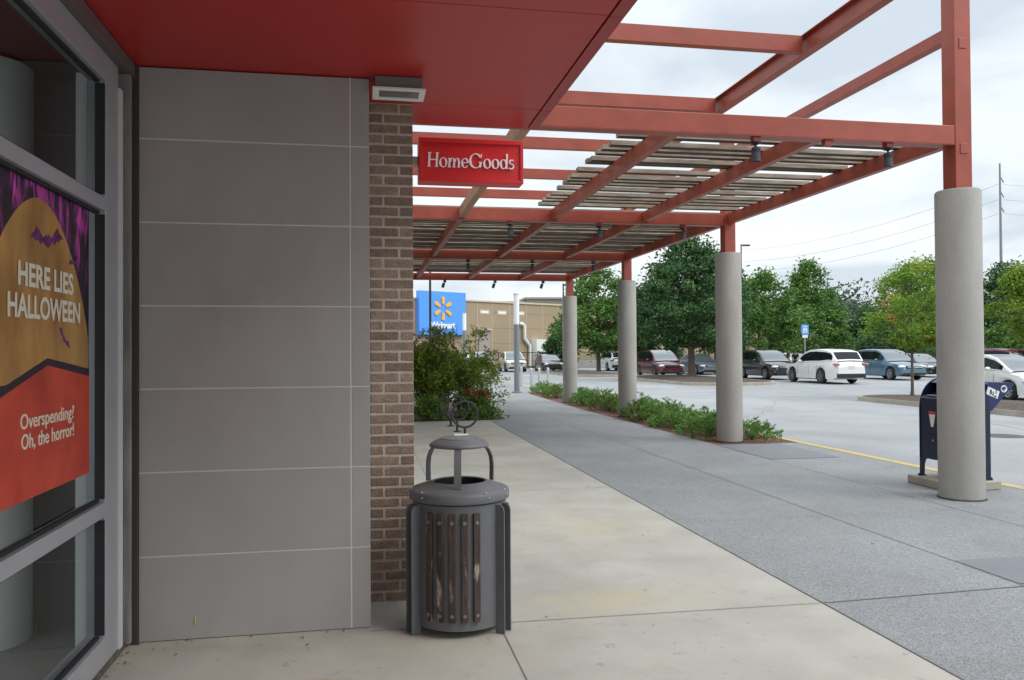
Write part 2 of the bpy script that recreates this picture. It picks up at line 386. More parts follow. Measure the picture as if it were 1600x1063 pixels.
o = MB().box(7.412, 7.553, -12, 58, -.0029, .002).build('yellow_kerb_line', m_yellow); o['kind'] = 'structure'
sheet('planting_bed', [(5.91, 12.91), (7.398, 12.91), (7.398, 31.6), (6.41, 31.58), (6.11, 29.5), (5.91, 22)], -.012, m_mulch)
sheet('shrub_bed', [(-1.3, 18.8), (3.3, 18.8), (3.1, 20), (2.86, 24), (2.86, 54), (-1.3, 54)], .006, m_mulch2)
sheet('far_planting_bed', rect(4.4, 7.5, 46.6, 51), .008, m_mulch2)
# parking bay lines
lm = MB()
for yb in (57.0, 61.8):
    for k in range(16):
        x = 8.6 + 2.75 * k
        lm.box(x, x + .10, yb - 2.4, yb + 2.4, ROAD + .003, ROAD + .0045) if False else lm.add([(x, yb - 2.3, ROAD + .004), (x + .1, yb - 2.3, ROAD + .004), (x + .1, yb + 2.3, ROAD + .004), (x, yb + 2.3, ROAD + .004)], [(0, 1, 2, 3)])
for k in range(7):
    x = 21.4 + 2.75 * k; lm.add([(x, 36.0, ROAD + .004), (x + .1, 36.0, ROAD + .004), (x + .1, 47, ROAD + .004), (x, 47, ROAD + .004)], [(0, 1, 2, 3)])
for k in range(6):
    y = 36.2 + 1.25 * k; lm.add([(12.6, y, ROAD + .004), (14.4, y - .5, ROAD + .004), (14.4, y - .2, ROAD + .004), (12.6, y + .3, ROAD + .004)], [(0, 1, 2, 3)])
o = lm.build('parking_bay_lines', m_white_line, fix=False); o['kind'] = 'structure'
def island(poly, name='traffic_island'):
    c = Vector((sum(p[0] for p in poly) / len(poly), sum(p[1] for p in poly) / len(poly)))
    inn = [tuple(c + (Vector(p) - c) * (1 - .18 / max((Vector(p) - c).length, .3))) for p in poly]
    mb = MB(); n = len(poly); z = ROAD + .15
    mb.add([(a, b, ROAD - .02) for a, b in poly] + [(a, b, z - .015) for a, b in poly] + [(c.x + (a - c.x) * .997, c.y + (b - c.y) * .997, z) for a, b in poly] + [(a, b, z) for a, b in inn] + [(a, b, z - .1) for a, b in inn],
           [(k * n + i, k * n + (i + 1) % n, (k + 1) * n + (i + 1) % n, (k + 1) * n + i) for k in range(4) for i in range(n)])
    o = mb.build(name, m_kerb); o['kind'] = 'structure'
    mm = MB()
    mid = [tuple(c + (Vector(p) - c) * .55) for p in inn]
    mm.add([(a, b, z - .03) for a, b in inn] + [(a, b, z + .10) for a, b in mid] + [(c.x, c.y, z + .17)],
           [(i, (i + 1) % n, n + (i + 1) % n, n + i) for i in range(n)] + [(n + i, n + (i + 1) % n, 2 * n) for i in range(n)])
    o = mm.build('island_mulch', m_mulch2, smooth=40); o['kind'] = 'structure'
    # a paler gutter strip round the kerb
    out = [tuple(c + (Vector(p) - c) * (1 + .3 / (Vector(p) - c).length)) for p in poly]
    g = MB(); g.add([(a, b, ROAD + .004) for a, b in poly] + [(a, b, ROAD + .004) for a, b in out], [(i, (i + 1) % n, n + (i + 1) % n, n + i) for i in range(n)])
    o = g.build('island_gutter', m_kerb, fix=False); o['kind'] = 'structure'
def rounded(x0, x1, y0, y1, r, n=6):
    P = []
    for (cx, cy, a) in ((x1 - r, y0 + r, -90), (x1 - r, y1 - r, 0), (x0 + r, y1 - r, 90), (x0 + r, y0 + r, 180)):
        P += [(cx + r * math.cos(R(a + 90 * i / n)), cy + r * math.sin(R(a + 90 * i / n))) for i in range(n + 1)]
    return P
island(rounded(16.4, 19.0, 4, 25.6, 1.25))
island(rounded(15.6, 20.6, 36.4, 50.0, 2.2))
island(rounded(13.6, 18.0, 46.6 + 6.5, 63.5, 2.1)) if False else island(rounded(13.7, 17.6, 51.2, 64.0, 1.9))
# sealed cracks wander over the lane
ck = MB(); rnd = random.Random(21)
for (x0, y0, x1, y1) in ((10.2, 9.8, 15.8, 13.2), (9.0, 18.0, 14.5, 26.5), (8.6, 28.0, 22.0, 31.5), (11.0, 6.0, 15.5, 20.0)):
    n = 22; pts = []
    for i in range(n + 1):
        t = i / n; pts.append(Vector((x0 + (x1 - x0) * t + rnd.gauss(0, .12), y0 + (y1 - y0) * t + rnd.gauss(0, .12))))
    for i in range(n):
        d = (pts[i + 1] - pts[i]); nn = Vector((-d.y, d.x)).normalized() * rnd.uniform(.004, .012)
        ck.add([(pts[i].x + nn.x, pts[i].y + nn.y, ROAD + .003), (pts[i].x - nn.x, pts[i].y - nn.y, ROAD + .003), (pts[i + 1].x - nn.x, pts[i + 1].y - nn.y, ROAD + .003), (pts[i + 1].x + nn.x, pts[i + 1].y + nn.y, ROAD + .003)], [(0, 1, 2, 3)])
o = ck.build('sealed_cracks', m_joint, fix=False); o['kind'] = 'structure'
lt_ = MB(); rnd = random.Random(31)
for k in range(70):
    if k < 26: x, y = rnd.uniform(-1.34, -1.22), rnd.uniform(4.0, 4.8)
    elif k < 40: x, y = rnd.uniform(-1.2, .0), YB - rnd.random() ** 2 * .3
    else: x, y = rnd.uniform(-1, 6.5), rnd.uniform(3.2, 12)
    a = rnd.uniform(0, 6.3); l = rnd.uniform(.006, .016); w = l * .45
    u = Vector((math.cos(a), math.sin(a), 0)) * l; v = Vector((-math.sin(a), math.cos(a), 0)) * w; c = Vector((x, y, .006))
    lt_.add([(c - u)[:], (c + v + Vector((0, 0, .004)))[:], (c + u + Vector((0, 0, .003)))[:], (c - v)[:]], [(0, 1, 2, 3)])
o = lt_.build('leaf_litter', M('dry litter', (.12, .085, .05), .9, island=.5), fix=False); tag(o, 'scattered dry leaf bits on the walkway and against the wall base', 'litter', kind='stuff')
# patched manhole spot in the lane
mh = MB(); mh.lathe([(0, 0), (.42, 0)], (12.5, 14.05, ROAD + .0045), 20); o = mh.build('manhole_cover', M('manhole iron', (.06, .06, .062), .7, speck=.3, sscale=40), fix=False); o['kind'] = 'structure'
sheet('far_lawn', rect(20, 62, 78.2, 100), ROAD + .02, m_lawn)
# grassy bank beyond the parking rows at the right
gb = MB()
gb.add([(66, 66, ROAD + .01), (120, 66, ROAD + .01), (120, 90, 5.0), (66, 90, 5.0), (120, 130, 5.5), (66, 130, 5.5)], [(0, 1, 2, 3), (3, 2, 4, 5)]); o = gb.build('grass_bank', m_lawn, fix=False); o['kind'] = 'structure'

# ------------------------------------------------------------------ the store
store = empty('store_building', 'store front with grey panel pier, brown brick corner and bright red soffit', 'building', (0, 0, 0))
YP = 4.83
pm = MB(); zs = [0.004, .476, .948, 1.418, 1.888, 2.360, 2.834, 3.243]
for i in range(7):
    pm.box(-1.248, -.083, YP, YP + .03, zs[i] + (.004 if i else 0), zs[i + 1] - .004, .0015)
    pm.box(-.075, .03, YP, YP + .03, zs[i] + (.004 if i else 0), zs[i + 1] - .004, .0015)
pm.build('panel_cladding', m_panel, store)
cm = MB()
for z in zs[1:7]: cm.box(-1.248, .028, YP + .003, YP + .02, z - .0045, z + .0045)
cm.box(-.083, -.075, YP + .0025, YP + .02, .004, 3.243)
cm.build('joint_bead', m_caulk, store)
MB().box(-1.249, .027, YP + .031, 5.29, 0, 3.243).build('pier_core', m_dark, store)
MB().box(.0271, .0302, YP + .0305, 5.297, .0, 3.243).build('panel_return', m_panel, store)
ym = MB(); ym.tube([(-.953 + .004 * math.sin(i * .5), YP - .001, .075 + .012 * i) for i in range(6)], [.002, .004, .005, .005, .004, .002], 6); ym.build('yellow_paint_mark', m_yellow, store)
# brick corner: running bond laid course by course
random.seed(3)
bm_ = MB(); pitch = 3.245 / 48
for i in range(48):
    x = .1235 - .203 * 2 if i % 2 == 0 else .225 - .203 * 3
    while x < .32:
        a, b = max(x + .005, .0325), min(x + .198, .318)
        if b - a > .02:
            j = random.uniform(-.0015, .0015)
            bm_.box(a + .003, b - .003, 5.300 + j, 5.36, i * pitch + .0075, (i + 1) * pitch - .0075, .004)
        x += .203
# the return of the brick on the parking side
for i in range(48):
    y = 5.30 + (.0 if i % 2 else -.1)
    while y < 6.6:
        a, b = max(y + .01, 5.362), min(y + .198, 6.6)
        if b - a > .02: bm_.box(.27, .318, a, b, i * pitch + .005, (i + 1) * pitch - .005, .004)
        y += .203
bm_.build('brick_corner', m_brick, store)
MB().box(-8, -.2, 5.32, 6.6, 4.301, 8.6).box(-2.0, -1.6, -4.9, 5.319, 4.301, 8.6).build('upper_wall', m_farwall, store)
MB().box(.0305, .3125, 5.3045, 6.6, 0.0, 3.246).build('mortar_bed', m_mortar, store)
MB().box(-8, .30, 6.601, 8.0, 0, 8.6).build('rear_wall', m_farwall, store)
MB().box(-8, -1.6, 8.001, 30, 0, 8.6).build('side_wall', m_farwall, store)
# red soffit of big panels with an edge trim
sf = MB(); ys = [-2.8, -1.4, -.3, 2.0, 3.735, 5.285, 5.745]
for i in range(6):
    sf.box(-1.262, 1.17, ys[i] + .003, ys[i + 1] - .003, 3.246, 3.27, .002)
sf.build('soffit_panel', m_soffit, store)
tr = MB()
for i in range(6): tr.box(1.176, 1.25, ys[i] + .002, ys[i + 1] - .002, 3.240, 3.285, .003)
tr.build('soffit_edge', m_soffit2, store)
MB().box(-3.4, 1.247, -2.8, 5.742, 3.2805, 4.3).box(-8, -6.2, -2.8, 5.742, 3.2805, 4.3).build('canopy_fascia', m_soffit2, store)  # unseen roof gap between the two boxes, added to let daylight inside
# window wall
GX = -1.36
win = MB()
win.box(-1.40, -1.31, 4.445, 4.655, .16, 3.03, .003)                   # jamb beside the pier
win.box(-1.40, -1.3095, -4, 4.653, .785, .860, .003)
win.box(-1.40, -1.3095, -4, 4.653, 2.352, 2.422, .003)
win.box(-1.40, -1.309, -4, 4.655, 3.03, 3.17, .003)
win.box(-1.42, -1.311, -4, 4.655, .03, .165, .003)
win.box(-1.40, -1.3105, 1.9, 2.02, .166, 3.029, .003)
wf = win.build('window_frame', m_alu, store)
MB().box(-1.345, -1.3, 4.657, 4.715, .03, 3.06, .002).build('sealant_strip', m_alu2, wf)
MB().box(-1.36, -1.277, 4.76, 4.80, .02, 3.17, .002).build('jamb_cover', M('grimy grey trim', (.22, .22, .21), .7, var=.3, vscale=8, stretch=(1, 1, .2)), wf)
MB().box(-1.39, -1.2495, 4.803, 4.86, .0, 3.243).build('dark_gap', m_dark, wf)
MB().box(-1.40, -1.263, -4, 4.83, 3.171, 3.245, .003).build('head_trim', M('brown grey head trim', (.13, .10, .095), .5), wf)
gk = MB()
for (y0, y1) in ((-4, 1.899), (2.021, 4.429)):
    for (z0, z1) in ((.166, .784), (.861, 2.351), (2.423, 3.029)):
        gk.box(-1.358, -1.335, y0, y1, z0, z0 + .016); gk.box(-1.358, -1.335, y0, y1, z1 - .016, z1)
        gk.box(-1.358, -1.335, y0, y0 + .016, z0 + .017, z1 - .017); gk.box(-1.358, -1.335 if y1 < 2 else -1.3115, y1 - (.016 if y1 < 2 else -.004), y1 + (.0 if y1 < 2 else .0145), z0 + .017, z1 - .017)
gk.build('gasket', m_gasket, wf)
for (y0, y1) in ((-4, 1.899), (2.021, 4.429)):
    for (z0, z1) in ((.166, .784), (.861, 2.351), (2.423, 3.029)):
        MB().add([(GX, y0, z0), (GX, y1 + .012, z0), (GX, y1 + .012, z1), (GX, y0, z1)], [(0, 1, 2, 3)]).build('window_pane', m_glass, wf, fix=False)
MB().box(-1.5, -1.3, -4, 4.84, 0.002, .03).build('window_sill', M('dirty sill', (.10, .09, .08), .9, var=.3, vscale=10), wf)
# interior behind the glass
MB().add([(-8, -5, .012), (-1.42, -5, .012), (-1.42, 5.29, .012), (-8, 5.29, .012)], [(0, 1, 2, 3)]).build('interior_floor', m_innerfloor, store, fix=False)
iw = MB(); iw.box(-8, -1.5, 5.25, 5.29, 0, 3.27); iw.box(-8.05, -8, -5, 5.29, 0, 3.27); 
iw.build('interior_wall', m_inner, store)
MB().box(-3.4, -1.27, -5, 5.29, 3.272, 3.28).box(-8, -6.2, -5, 5.29, 3.272, 3.28).build('interior_ceiling', m_inner, store)  # ceiling left open under the added roof gap to brighten the interior column
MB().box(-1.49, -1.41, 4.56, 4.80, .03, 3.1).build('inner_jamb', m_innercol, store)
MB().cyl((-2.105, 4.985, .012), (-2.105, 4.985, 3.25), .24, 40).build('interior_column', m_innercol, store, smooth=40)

# window poster
PX = -1.3555
poster = MB(); poster.prism([(3.05, 1.027), (4.335, 1.027), (4.335, 2.335), (3.05, 2.335)], lambda a, b, d: (d, a, b), GX + .0008, PX)
def flame_mat():
    m = bpy.data.materials.new('purple flame print'); m.use_nodes = True; nt = m.node_tree; N = nt.nodes.new; L = nt.links.new
    b = nt.nodes['Principled BSDF']; b.inputs['Roughness'].default_value = .3
    tc = N('ShaderNodeTexCoord'); mp = N('ShaderNodeMapping'); mp.inputs['Scale'].default_value = (1, 9, 2.2); L(tc.outputs['Object'], mp.inputs[0])
    n = N('ShaderNodeTexNoise'); n.inputs['Scale'].default_value = 1.5; n.inputs['Detail'].default_value = 4; n.inputs['Distortion'].default_value = 1.0; L(mp.outputs[0], n.inputs['Vector'])
    sz = N('ShaderNodeSeparateXYZ'); L(tc.outputs['Object'], sz.inputs[0])
    zr = N('ShaderNodeMapRange'); zr.inputs['From Min'].default_value = 1.75; zr.inputs['From Max'].default_value = 2.25; zr.inputs['To Min'].default_value = .78; zr.inputs['To Max'].default_value = 1.08; L(sz.outputs[2], zr.inputs[0])
    mu = N('ShaderNodeMath'); mu.operation = 'MULTIPLY'; L(n.outputs[0], mu.inputs[0]); L(zr.outputs[0], mu.inputs[1])
    r = N('ShaderNodeValToRGB'); L(mu.outputs[0], r.inputs[0]); e = r.color_ramp.elements
    e[0].position = .50; e[0].color = (.014, .006, .018, 1); e[1].position = .72; e[1].color = (.70, .07, .48, 1)
    x = r.color_ramp.elements.new(.57); x.color = (.12, .015, .11, 1)
    L(r.outputs[0], b.inputs['Base Color']); return m
m_flame = flame_mat()
po = poster.build('halloween_poster', m_flame); tag(po, 'halloween window poster with bronze tombstone, bats and red lower half', 'poster')
m_tomb = M('bronze tombstone print', (.56, .31, .09), .3, c2=(.27, .12, .025), vscale=2.4, var=.2, stretch=(1, 1.6, .8))
m_hill = M('red foil print', (.66, .075, .028), .32, c2=(.42, .028, .014), vscale=3, var=.12, bump=.25, bscale=18)
m_cream = M('cream print', (.75, .72, .58), .4)
m_batp = M('purple black bat print', (.018, .008, .022), .35, c2=(.22, .02, .22), vscale=16)
tp = []
for i in range(41):
    z = 2.28 - .68 * (i / 40) ** 2; t = max(0, (z - 1.6) / .68); tp.append((min(.605, .625 * (1 - t ** 1.35) ** .54), z))
poly = [(3.72 + h, z) for h, z in tp] + [(3.72 + .605, 1.5), (3.72 - .605, 1.5)] + [(3.72 - h, z) for h, z in reversed(tp)][:-1]
fy = lambda a, b, d: (d, a, b)
MB().prism(poly, fy, PX + .0002, PX + .001).build('tombstone_print', m_tomb, po)
MB().prism([(3.11, 1.028), (4.334, 1.028), (4.334, 1.545), (3.80, 1.602), (3.11, 1.43)], fy, PX + .0012, PX + .002).build('ribbon_print', m_flame, po)
MB().prism([(3.08, 1.0275), (4.3345, 1.0275), (4.3345, 1.508), (3.80, 1.570), (3.08, 1.39)], fy, PX + .0021, PX + .003).build('red_foil', m_hill, po)
MT = lambda y, z: frame4((PX + .0042, y, z), (0, 1, 0), (0, 0, 1))
text_mesh('lettering', 'HERE LIES', m_cream, po, MT(3.49, 1.900), .615, .097, .028)
text_mesh('lettering', 'HALLOWEEN', m_cream, po, MT(3.395, 1.770), .80, .097, .026)
text_mesh('lettering', 'Overspending?', m_cream, po, MT(3.515, 1.318), .60, .064, .008)
text_mesh('lettering', 'Oh, the horror!', m_cream, po, MT(3.525, 1.236), .59, .064, .008)
def bat(y, z, w, tilt, tiltz=0):
    half = [(0, .03), (.04, .10), (.07, .05), (.16, .03), (.24, .16), (.34, .26), (.36, .16), (.44, .10), (.5, .0), (.42, .02), (.36, -.06), (.28, -.03), (.22, -.13), (.14, -.06), (.08, -.14), (0, -.20)]
    pts = half + [(-a, b) for a, b in reversed(half[1:-1])]
    c, s = math.cos(R(tilt)), math.sin(R(tilt))
    P = [(y + w * (a * c - b * .55 * s), z + w * (a * s + b * .55 * c)) for a, b in pts]
    MB().prism(P, fy, PX + .0012, PX + .0025).build('bat_print', m_batp, po)
bat(3.80, 2.12, .36, 6); bat(4.12, 2.055, .13, 15); bat(4.0, 1.69, .16, -35)

# soffit floodlight by the pier
fl = empty('soffit_light', 'boxy white framed light fixture under the red soffit above the brick corner', 'light fixture', (.2, 4.86, 3.245))
MB().box(-.135, .145, -.09, .06, -.075, -.001, .004).build('housing', M('grey housing', (.16, .16, .15), .6), fl)
fr = MB()
for (a, b, c, d) in ((-.15, .16, -.125, -.098), (-.15, .16, .045, .085), (-.15, -.112, -.097, .044), (.122, .16, -.097, .044)): fr.box(a, b, c, d, -.092, -.0755, .003)
fr.build('frame', m_whitemetal, fl)
MB().box(-.111, .121, -.096, .043, -.085, -.0758).build('lens', M('dusty lens', (.16, .16, .14), .25), fl)

# ------------------------------------------------------------------ blade sign
sg = empty('blade_sign', 'red rectangular hanging shop sign with white serif lettering beside the brick corner', 'sign', (.41, 6.14, 2.92))
MB().box(0, .81, 0, .16, 0, .335, .006).build('cabinet', m_signred, sg)
fr = MB()
fr.box(0, .81, -.014, -.0005, .30, .335, .003); fr.box(0, .81, -.014, -.0005, 0, .024, .003); fr.box(0, .026, -.014, -.0005, .0245, .2995, .003); fr.box(.784, .81, -.014, -.0005, .0245, .2995, .003)
fr.build('face_frame', m_signred, sg)
MB().box(-.10, -.001, .05, .11, .13, .2, .004).build('mounting_arm', m_greymetal, sg)
def serif_word():
    """draws the word from thick and thin strokes, each stroke a slab on its own level"""
    mb = MB(); lvl = [0]
    def slab(poly):
        d = .0006 + lvl[0] * .00006; lvl[0] += 1
        mb.prism(poly, lambda a, b, e: (a, -e, b), -.003, .0035 + d)
    sl = .10                                           # slight forward slant
    def T(x0, s): return lambda x, y: (x0 + s * x + s * y * sl * .6, s * y)
    def stem(f, x, y0, y1, w, l=True, r=True, sb=True, st=True):
        slab([f(x - w / 2, y0), f(x + w / 2, y0), f(x + w / 2, y1), f(x - w / 2, y1)])
        for (yy, on) in ((y0, sb), (y1, st)):
            if on:
                d = .035 if yy == y0 else -.035
                slab([f(x - (w / 2 + .06 if l else w / 2), yy), f(x + (w / 2 + .06 if r else w / 2), yy), f(x + (w / 2 + .06 if r else w / 2), yy + d), f(x - (w / 2 + .06 if l else w / 2), yy + d)])
    def ring(f, cx, cy, rx, ry, t0, t1, a0=0, a1=360, n=26, tilt=-18):
        # stroke ring of varying weight: thick at the sides, thin at top and bottom
        P = []; Q = []
        for i in range(n + 1):
            a = R(a0 + (a1 - a0) * i / n); wgt = 1.12 * (t1 + (t0 - t1) * abs(math.cos(a + R(tilt))) ** 1.4)
            P.append((cx + rx * math.cos(a), cy + ry * math.sin(a))); Q.append((cx + (rx - wgt) * math.cos(a), cy + (ry - wgt * .8) * math.sin(a)))
        for i in range(n): slab([f(*P[i]), f(*P[i + 1]), f(*Q[i + 1]), f(*Q[i])])
    S = 1.0; x = 0
    f = T(0, S)
    stem(f, .16, 0, .98, .14); stem(f, .68, 0, .98, .14); slab([f(.2, .46), f(.64, .46), f(.64, .53), f(.2, .53)])
    f = T(.86, S); ring(f, .27, .32, .28, .335, .13, .045)
    f = T(1.42, S)
    stem(f, .13, 0, .62, .12, st=False); slab([f(.0, .58), f(.14, .66), f(.14, .56)])
    ring(f, .33, .40, .19, .25, .12, .05, 0, 180, 14); stem(f, .46, 0, .42, .12, st=False)
    ring(f, .66, .40, .19, .25, .12, .05, 0, 180, 14); stem(f, .79, 0, .42, .12, st=False)
    f = T(2.36, S); ring(f, .27, .32, .27, .335, .13, .045, 5, 325, 24); slab([f(.06, .30), f(.535, .34), f(.535, .385), f(.06, .345)])
    f = T(2.90, S); ring(f, .46, .49, .46, .51, .15, .05, 38, 338, 30); stem(f, .80, .06, .42, .14, sb=False); slab([f(.83, .66), f(.88, .98), f(.84, .98), f(.74, .8)])
    f = T(3.90, S); ring(f, .27, .32, .28, .335, .13, .045)
    f = T(4.48, S); ring(f, .27, .32, .28, .335, .13, .045)
    f = T(5.06, S); ring(f, .26, .32, .26, .335, .12, .045); stem(f, .47, 0, 1.02, .12, l=False, st=False); slab([f(.36, .97), f(.53, 1.04), f(.53, .96)])
    f = T(5.68, S); ring(f, .2, .49, .18, .17, .10, .05, 30, 270, 16, tilt=40); ring(f, .2, .17, .2, .19, .10, .05, -150, 90, 16, tilt=40)
    xs = [v[0] for v in mb.v]; x0, x1 = min(xs), max(xs)
    return mb, x0, x1
wm, wx0, wx1 = serif_word()
kx = .675 / (wx1 - wx0); kz = .113
wm.v = [((v[0] - wx0) * kx + .062, v[1], v[2] * kz + .112) for v in wm.v]
wm.build('lettering', m_white, sg)

# ------------------------------------------------------------------ litter bin
bin_ = empty('litter_bin', 'charcoal round litter bin with domed lid and dark worn slats beside the brick corner', 'litter bin', (.553, 4.80, 0), R(0))
BR = .278
body = MB().lathe([(.0, .05), (BR - .01, .05), (BR, .045), (BR, .05), (BR, .745), (BR - .012, .75)], n=56)
body.build('body', m_iron, bin_, smooth=35)
MB().lathe([(.285, .752), (.296, .757), (.2975, .763), (.2965, .797), (.290, .808), (.276, .815), (.172, .848), (.160, .852), (.155, .846), (.153, .80)], n=64).build('rim', m_iron, bin_, smooth=35)
MB().lathe([(.1525, .846), (.150, .20), (.0, .20)], n=40).build('liner', m_liner, bin_, smooth=35)
MB().lathe([(.0, 1.06), (.165, 1.052), (.176, 1.056), (.178, 1.064), (.172, 1.074), (.142, 1.093), (.120, 1.101), (.118, 1.105), (.085, 1.114), (.04, 1.119), (0, 1.12)], n=56).build('domed_lid', m_iron, bin_, smooth=25)
MB().box(-.03, .055, -.03, .03, 1.1195, 1.1245).build('sticker', m_sticker, bin_)
def strap(ang):
    mb = MB(); ca, sa = math.cos(R(ang)), math.sin(R(ang)); tx, ty = -sa, ca
    prof = [(.222, .835), (.224, .93), (.218, .98), (.200, 1.02), (.172, 1.048), (.14, 1.060)]
    vs = []; w = .021; th = .007
    for i, (r, z) in enumerate(prof):
        a = Vector(prof[min(i + 1, 5)]) - Vector(prof[max(i - 1, 0)]); nrm = Vector((a.y, -a.x)).normalized() * th / 2
        for (sw, sn) in ((-1, -1), (1, -1), (1, 1), (-1, 1)):
            rr = r + nrm.x * sn; zz = z + nrm.y * sn; vs.append((ca * rr + tx * w * sw, sa * rr + ty * w * sw, zz))
    fs = [(4 * i + k, 4 * i + (k + 1) % 4, 4 * i + 4 + (k + 1) % 4, 4 * i + 4 + k) for i in range(5) for k in range(4)] + [(0, 1, 2, 3), (23, 22, 21, 20)]
    mb.add(vs, fs); mb.build('lid_strap', m_iron, bin_, smooth=40)
for a in (-99, 21, 141): strap(a)
for a in (-145, -65, -30, 15, 60, 100, 180):
    MB().ell((.285 * math.cos(R(a)), .285 * math.sin(R(a)), .813), (.007, .007, .005), 8, 5).build('rivet', m_greymetal, bin_); MB().ell((.2985 * math.cos(R(a + 3)), .2985 * math.sin(R(a + 3)), .785), (.005, .005, .005), 8, 5).build('rivet', m_greymetal, bin_)
def fin(a, tanoff):
    """a leg plate standing proud of the body, bent at the foot"""
    ca, sa = math.cos(R(a)), math.sin(R(a)); tx, ty = -sa, ca
    P = [(BR - .008, .003), (BR + .052, .003), (BR + .052, .70), (BR + .046, .722), (BR + .030, .735), (BR - .008, .735)]
    mb = MB(); mb.prism(P, lambda r, z, d: (ca * r + tx * d, sa * r + ty * d, z), tanoff - .004, tanoff + .004)
    mb.build('leg_plate', [m_iron], bin_)
for a in (-40, 80, 201):
    fin(a, -.035); fin(a, .035)
def slat(a):
    ca, sa = math.cos(R(a)), math.sin(R(a)); tx, ty = -sa, ca
    mb = MB(); P = [(-.021, 0), (.021, 0), (.021, .022), (-.021, .022)]
    w = .0195
    vs = []
    for z in (.098, .705):
        for (t, r) in ((-w, BR + .001), (w, BR + .001), (w, BR + .0165), (w - .003, BR + .019), (-w + .003, BR + .019), (-w, BR + .0165)):
            vs.append((ca * r + tx * t, sa * r + ty * t, z))
    n = 6
    mb.add(vs, [tuple(reversed(range(n))), tuple(range(n, 2 * n))] + [(i, (i + 1) % n, n + (i + 1) % n, n + i) for i in range(n)])
    o = mb.build('slat', m_woodslat, bin_)
    for z in (.135, .655):
        c = Vector((ca * (BR + .019), sa * (BR + .019), z)); MB().cyl(c - Vector((ca, sa, 0)) * .003, c + Vector((ca, sa, 0)) * .0035, .0105, 12).build('slat_bolt', m_bolt, o, smooth=40)
for base in (-105, 15, 135):
    for k in range(-2, 3): slat(base + k * 14)

# ------------------------------------------------------------------ bike racks
def bike_rack(x, y, label):
    t = empty('bike_rack', label, 'bike rack', (x, y, 0), group='ring bike racks by the shrub bed')
    MB().tube([(.235 * math.cos(2 * PI * i / 40), 0, .475 + .235 * math.sin(2 * PI * i / 40)) for i in range(40)], .021, 10, closed=True).build('ring', m_rack, t, smooth=60)
    MB().cyl((0, 0, .01), (0, 0, .236), .024, 14).build('post', m_rack, t, smooth=60)
    MB().lathe([(0, .018), (.07, .018), (.08, .010), (.08, .001)], n=20).build('base_plate', m_rack, t, smooth=40)
bike_rack(1.79, 14.6, 'dark ring bike rack just behind the litter bin lid, largest of three in a row')
bike_rack(1.83, 16.2, 'dark ring bike rack in the middle of the row of three')
bike_rack(1.83, 17.45, 'dark ring bike rack nearest the shrubs at the far end of the row')

# ------------------------------------------------------------------ pergola
pg = empty('pergola', 'red steel pergola with timber slats on round concrete columns along the pavement', 'pergola', (6.36, 7.73, 0))
pg_o = Vector((6.36, 7.73, 0))
def pbuild(mb, name, mat, smooth=None):
    mb.v = [(v[0] - 6.36, v[1] - 7.73, v[2]) for v in mb.v]
    return mb.build(name, mat, pg, smooth=smooth)
CX = 6.36; CY = [7.73, 13.37, 19.0, 24.63]
for i, y in enumerate(CY):
    zb = 0.0 if i == 0 else -.1
    pbuild(MB().lathe([(.222, zb - .02), (.222, .012), (.228, .014), (.228, 3.315), (.216, 3.333), (.0, 3.335)], (CX, y, 0), 48), 'concrete_column', m_col, 35)
    pbuild(MB().lathe([(.229, .001), (.245, .001), (.240, .010), (.229, .016)], (CX, y, 0), 48), 'base_sealant', m_dark)
    pbuild(MB().box(CX - .1, CX + .1, y - .1, y + .1, 3.336, 6.6 if i == 0 else 5.45, .006), 'steel_post', m_red)
# crossbeams on each row of columns
for i, y in enumerate(CY):
    x0 = -.3 if i == 0 else -1.6
    pbuild(MB().box(x0, CX - .101, y - .095, y + .055, 3.815, 4.02, .006).box(x0, CX - .105, y - .099, y + .059, 3.81, 3.8145), 'crossbeam', m_red)
pl = MB()
pl.box(CX - .045, CX + .045, CY[0] - .108, CY[0] - .1005, 3.72, 3.83, .003); pl.box(CX - .045, CX + .045, CY[0] - .108, CY[0] - .1005, 4.86, 4.97, .003)
pbuild(pl, 'cover_plate', m_red)
# long beams between the rows
LX = (1.60, 3.17, 4.79)
for i in range(4):
    y0 = CY[i] + .061; y1 = CY[i + 1] - .101 if i < 3 else CY[3] + 1.2
    if i == 3: y1 = CY[3] + .06
    if i < 3:
        for k, x in enumerate(LX): pbuild(MB().box(x - .05, x + .05, y0, y1, 3.845, 4.018, .005), 'long_beam', m_tanbeam if (k == 0 and i == 0) else m_red)
        pbuild(MB().box(CX - .05, CX + .05, CY[i] + .101, CY[i + 1] - .101, 3.845, 4.025, .005), 'edge_beam', m_red)
# upper tier
for i in range(3):
    pbuild(MB().box(CX - .05, CX + .05, CY[i] + .101, CY[i + 1] - .101, 5.005, 5.155, .005), 'upper_edge_beam', m_red)
ub = MB(); xu = 4.97
ub.box(xu - .005, xu + .005, -3, 12.9, 4.99, 5.19); ub.box(xu - .06, xu + .06, -3, 12.9, 4.98, 4.9895); ub.box(xu - .06, xu + .06, -3, 12.9, 5.1905, 5.20)
pbuild(ub, 'upper_long_beam', m_red)
for y in (-1.0, 1.35, 3.7, 6.05, 8.40, 10.7, 13.10, 15.40, 17.48):
    ab = MB(); x1 = xu - .065 if y < 13 else 6.2
    ab.box(-.3 if y < 8.6 else -1.6, x1, y - .05, y + .05, 4.995, 5.185, .004) if y > 7 else ab.box(1.26, x1, y - .05, y + .05, 4.995, 5.185, .004)
    pbuild(ab, 'upper_crossbeam', m_red)
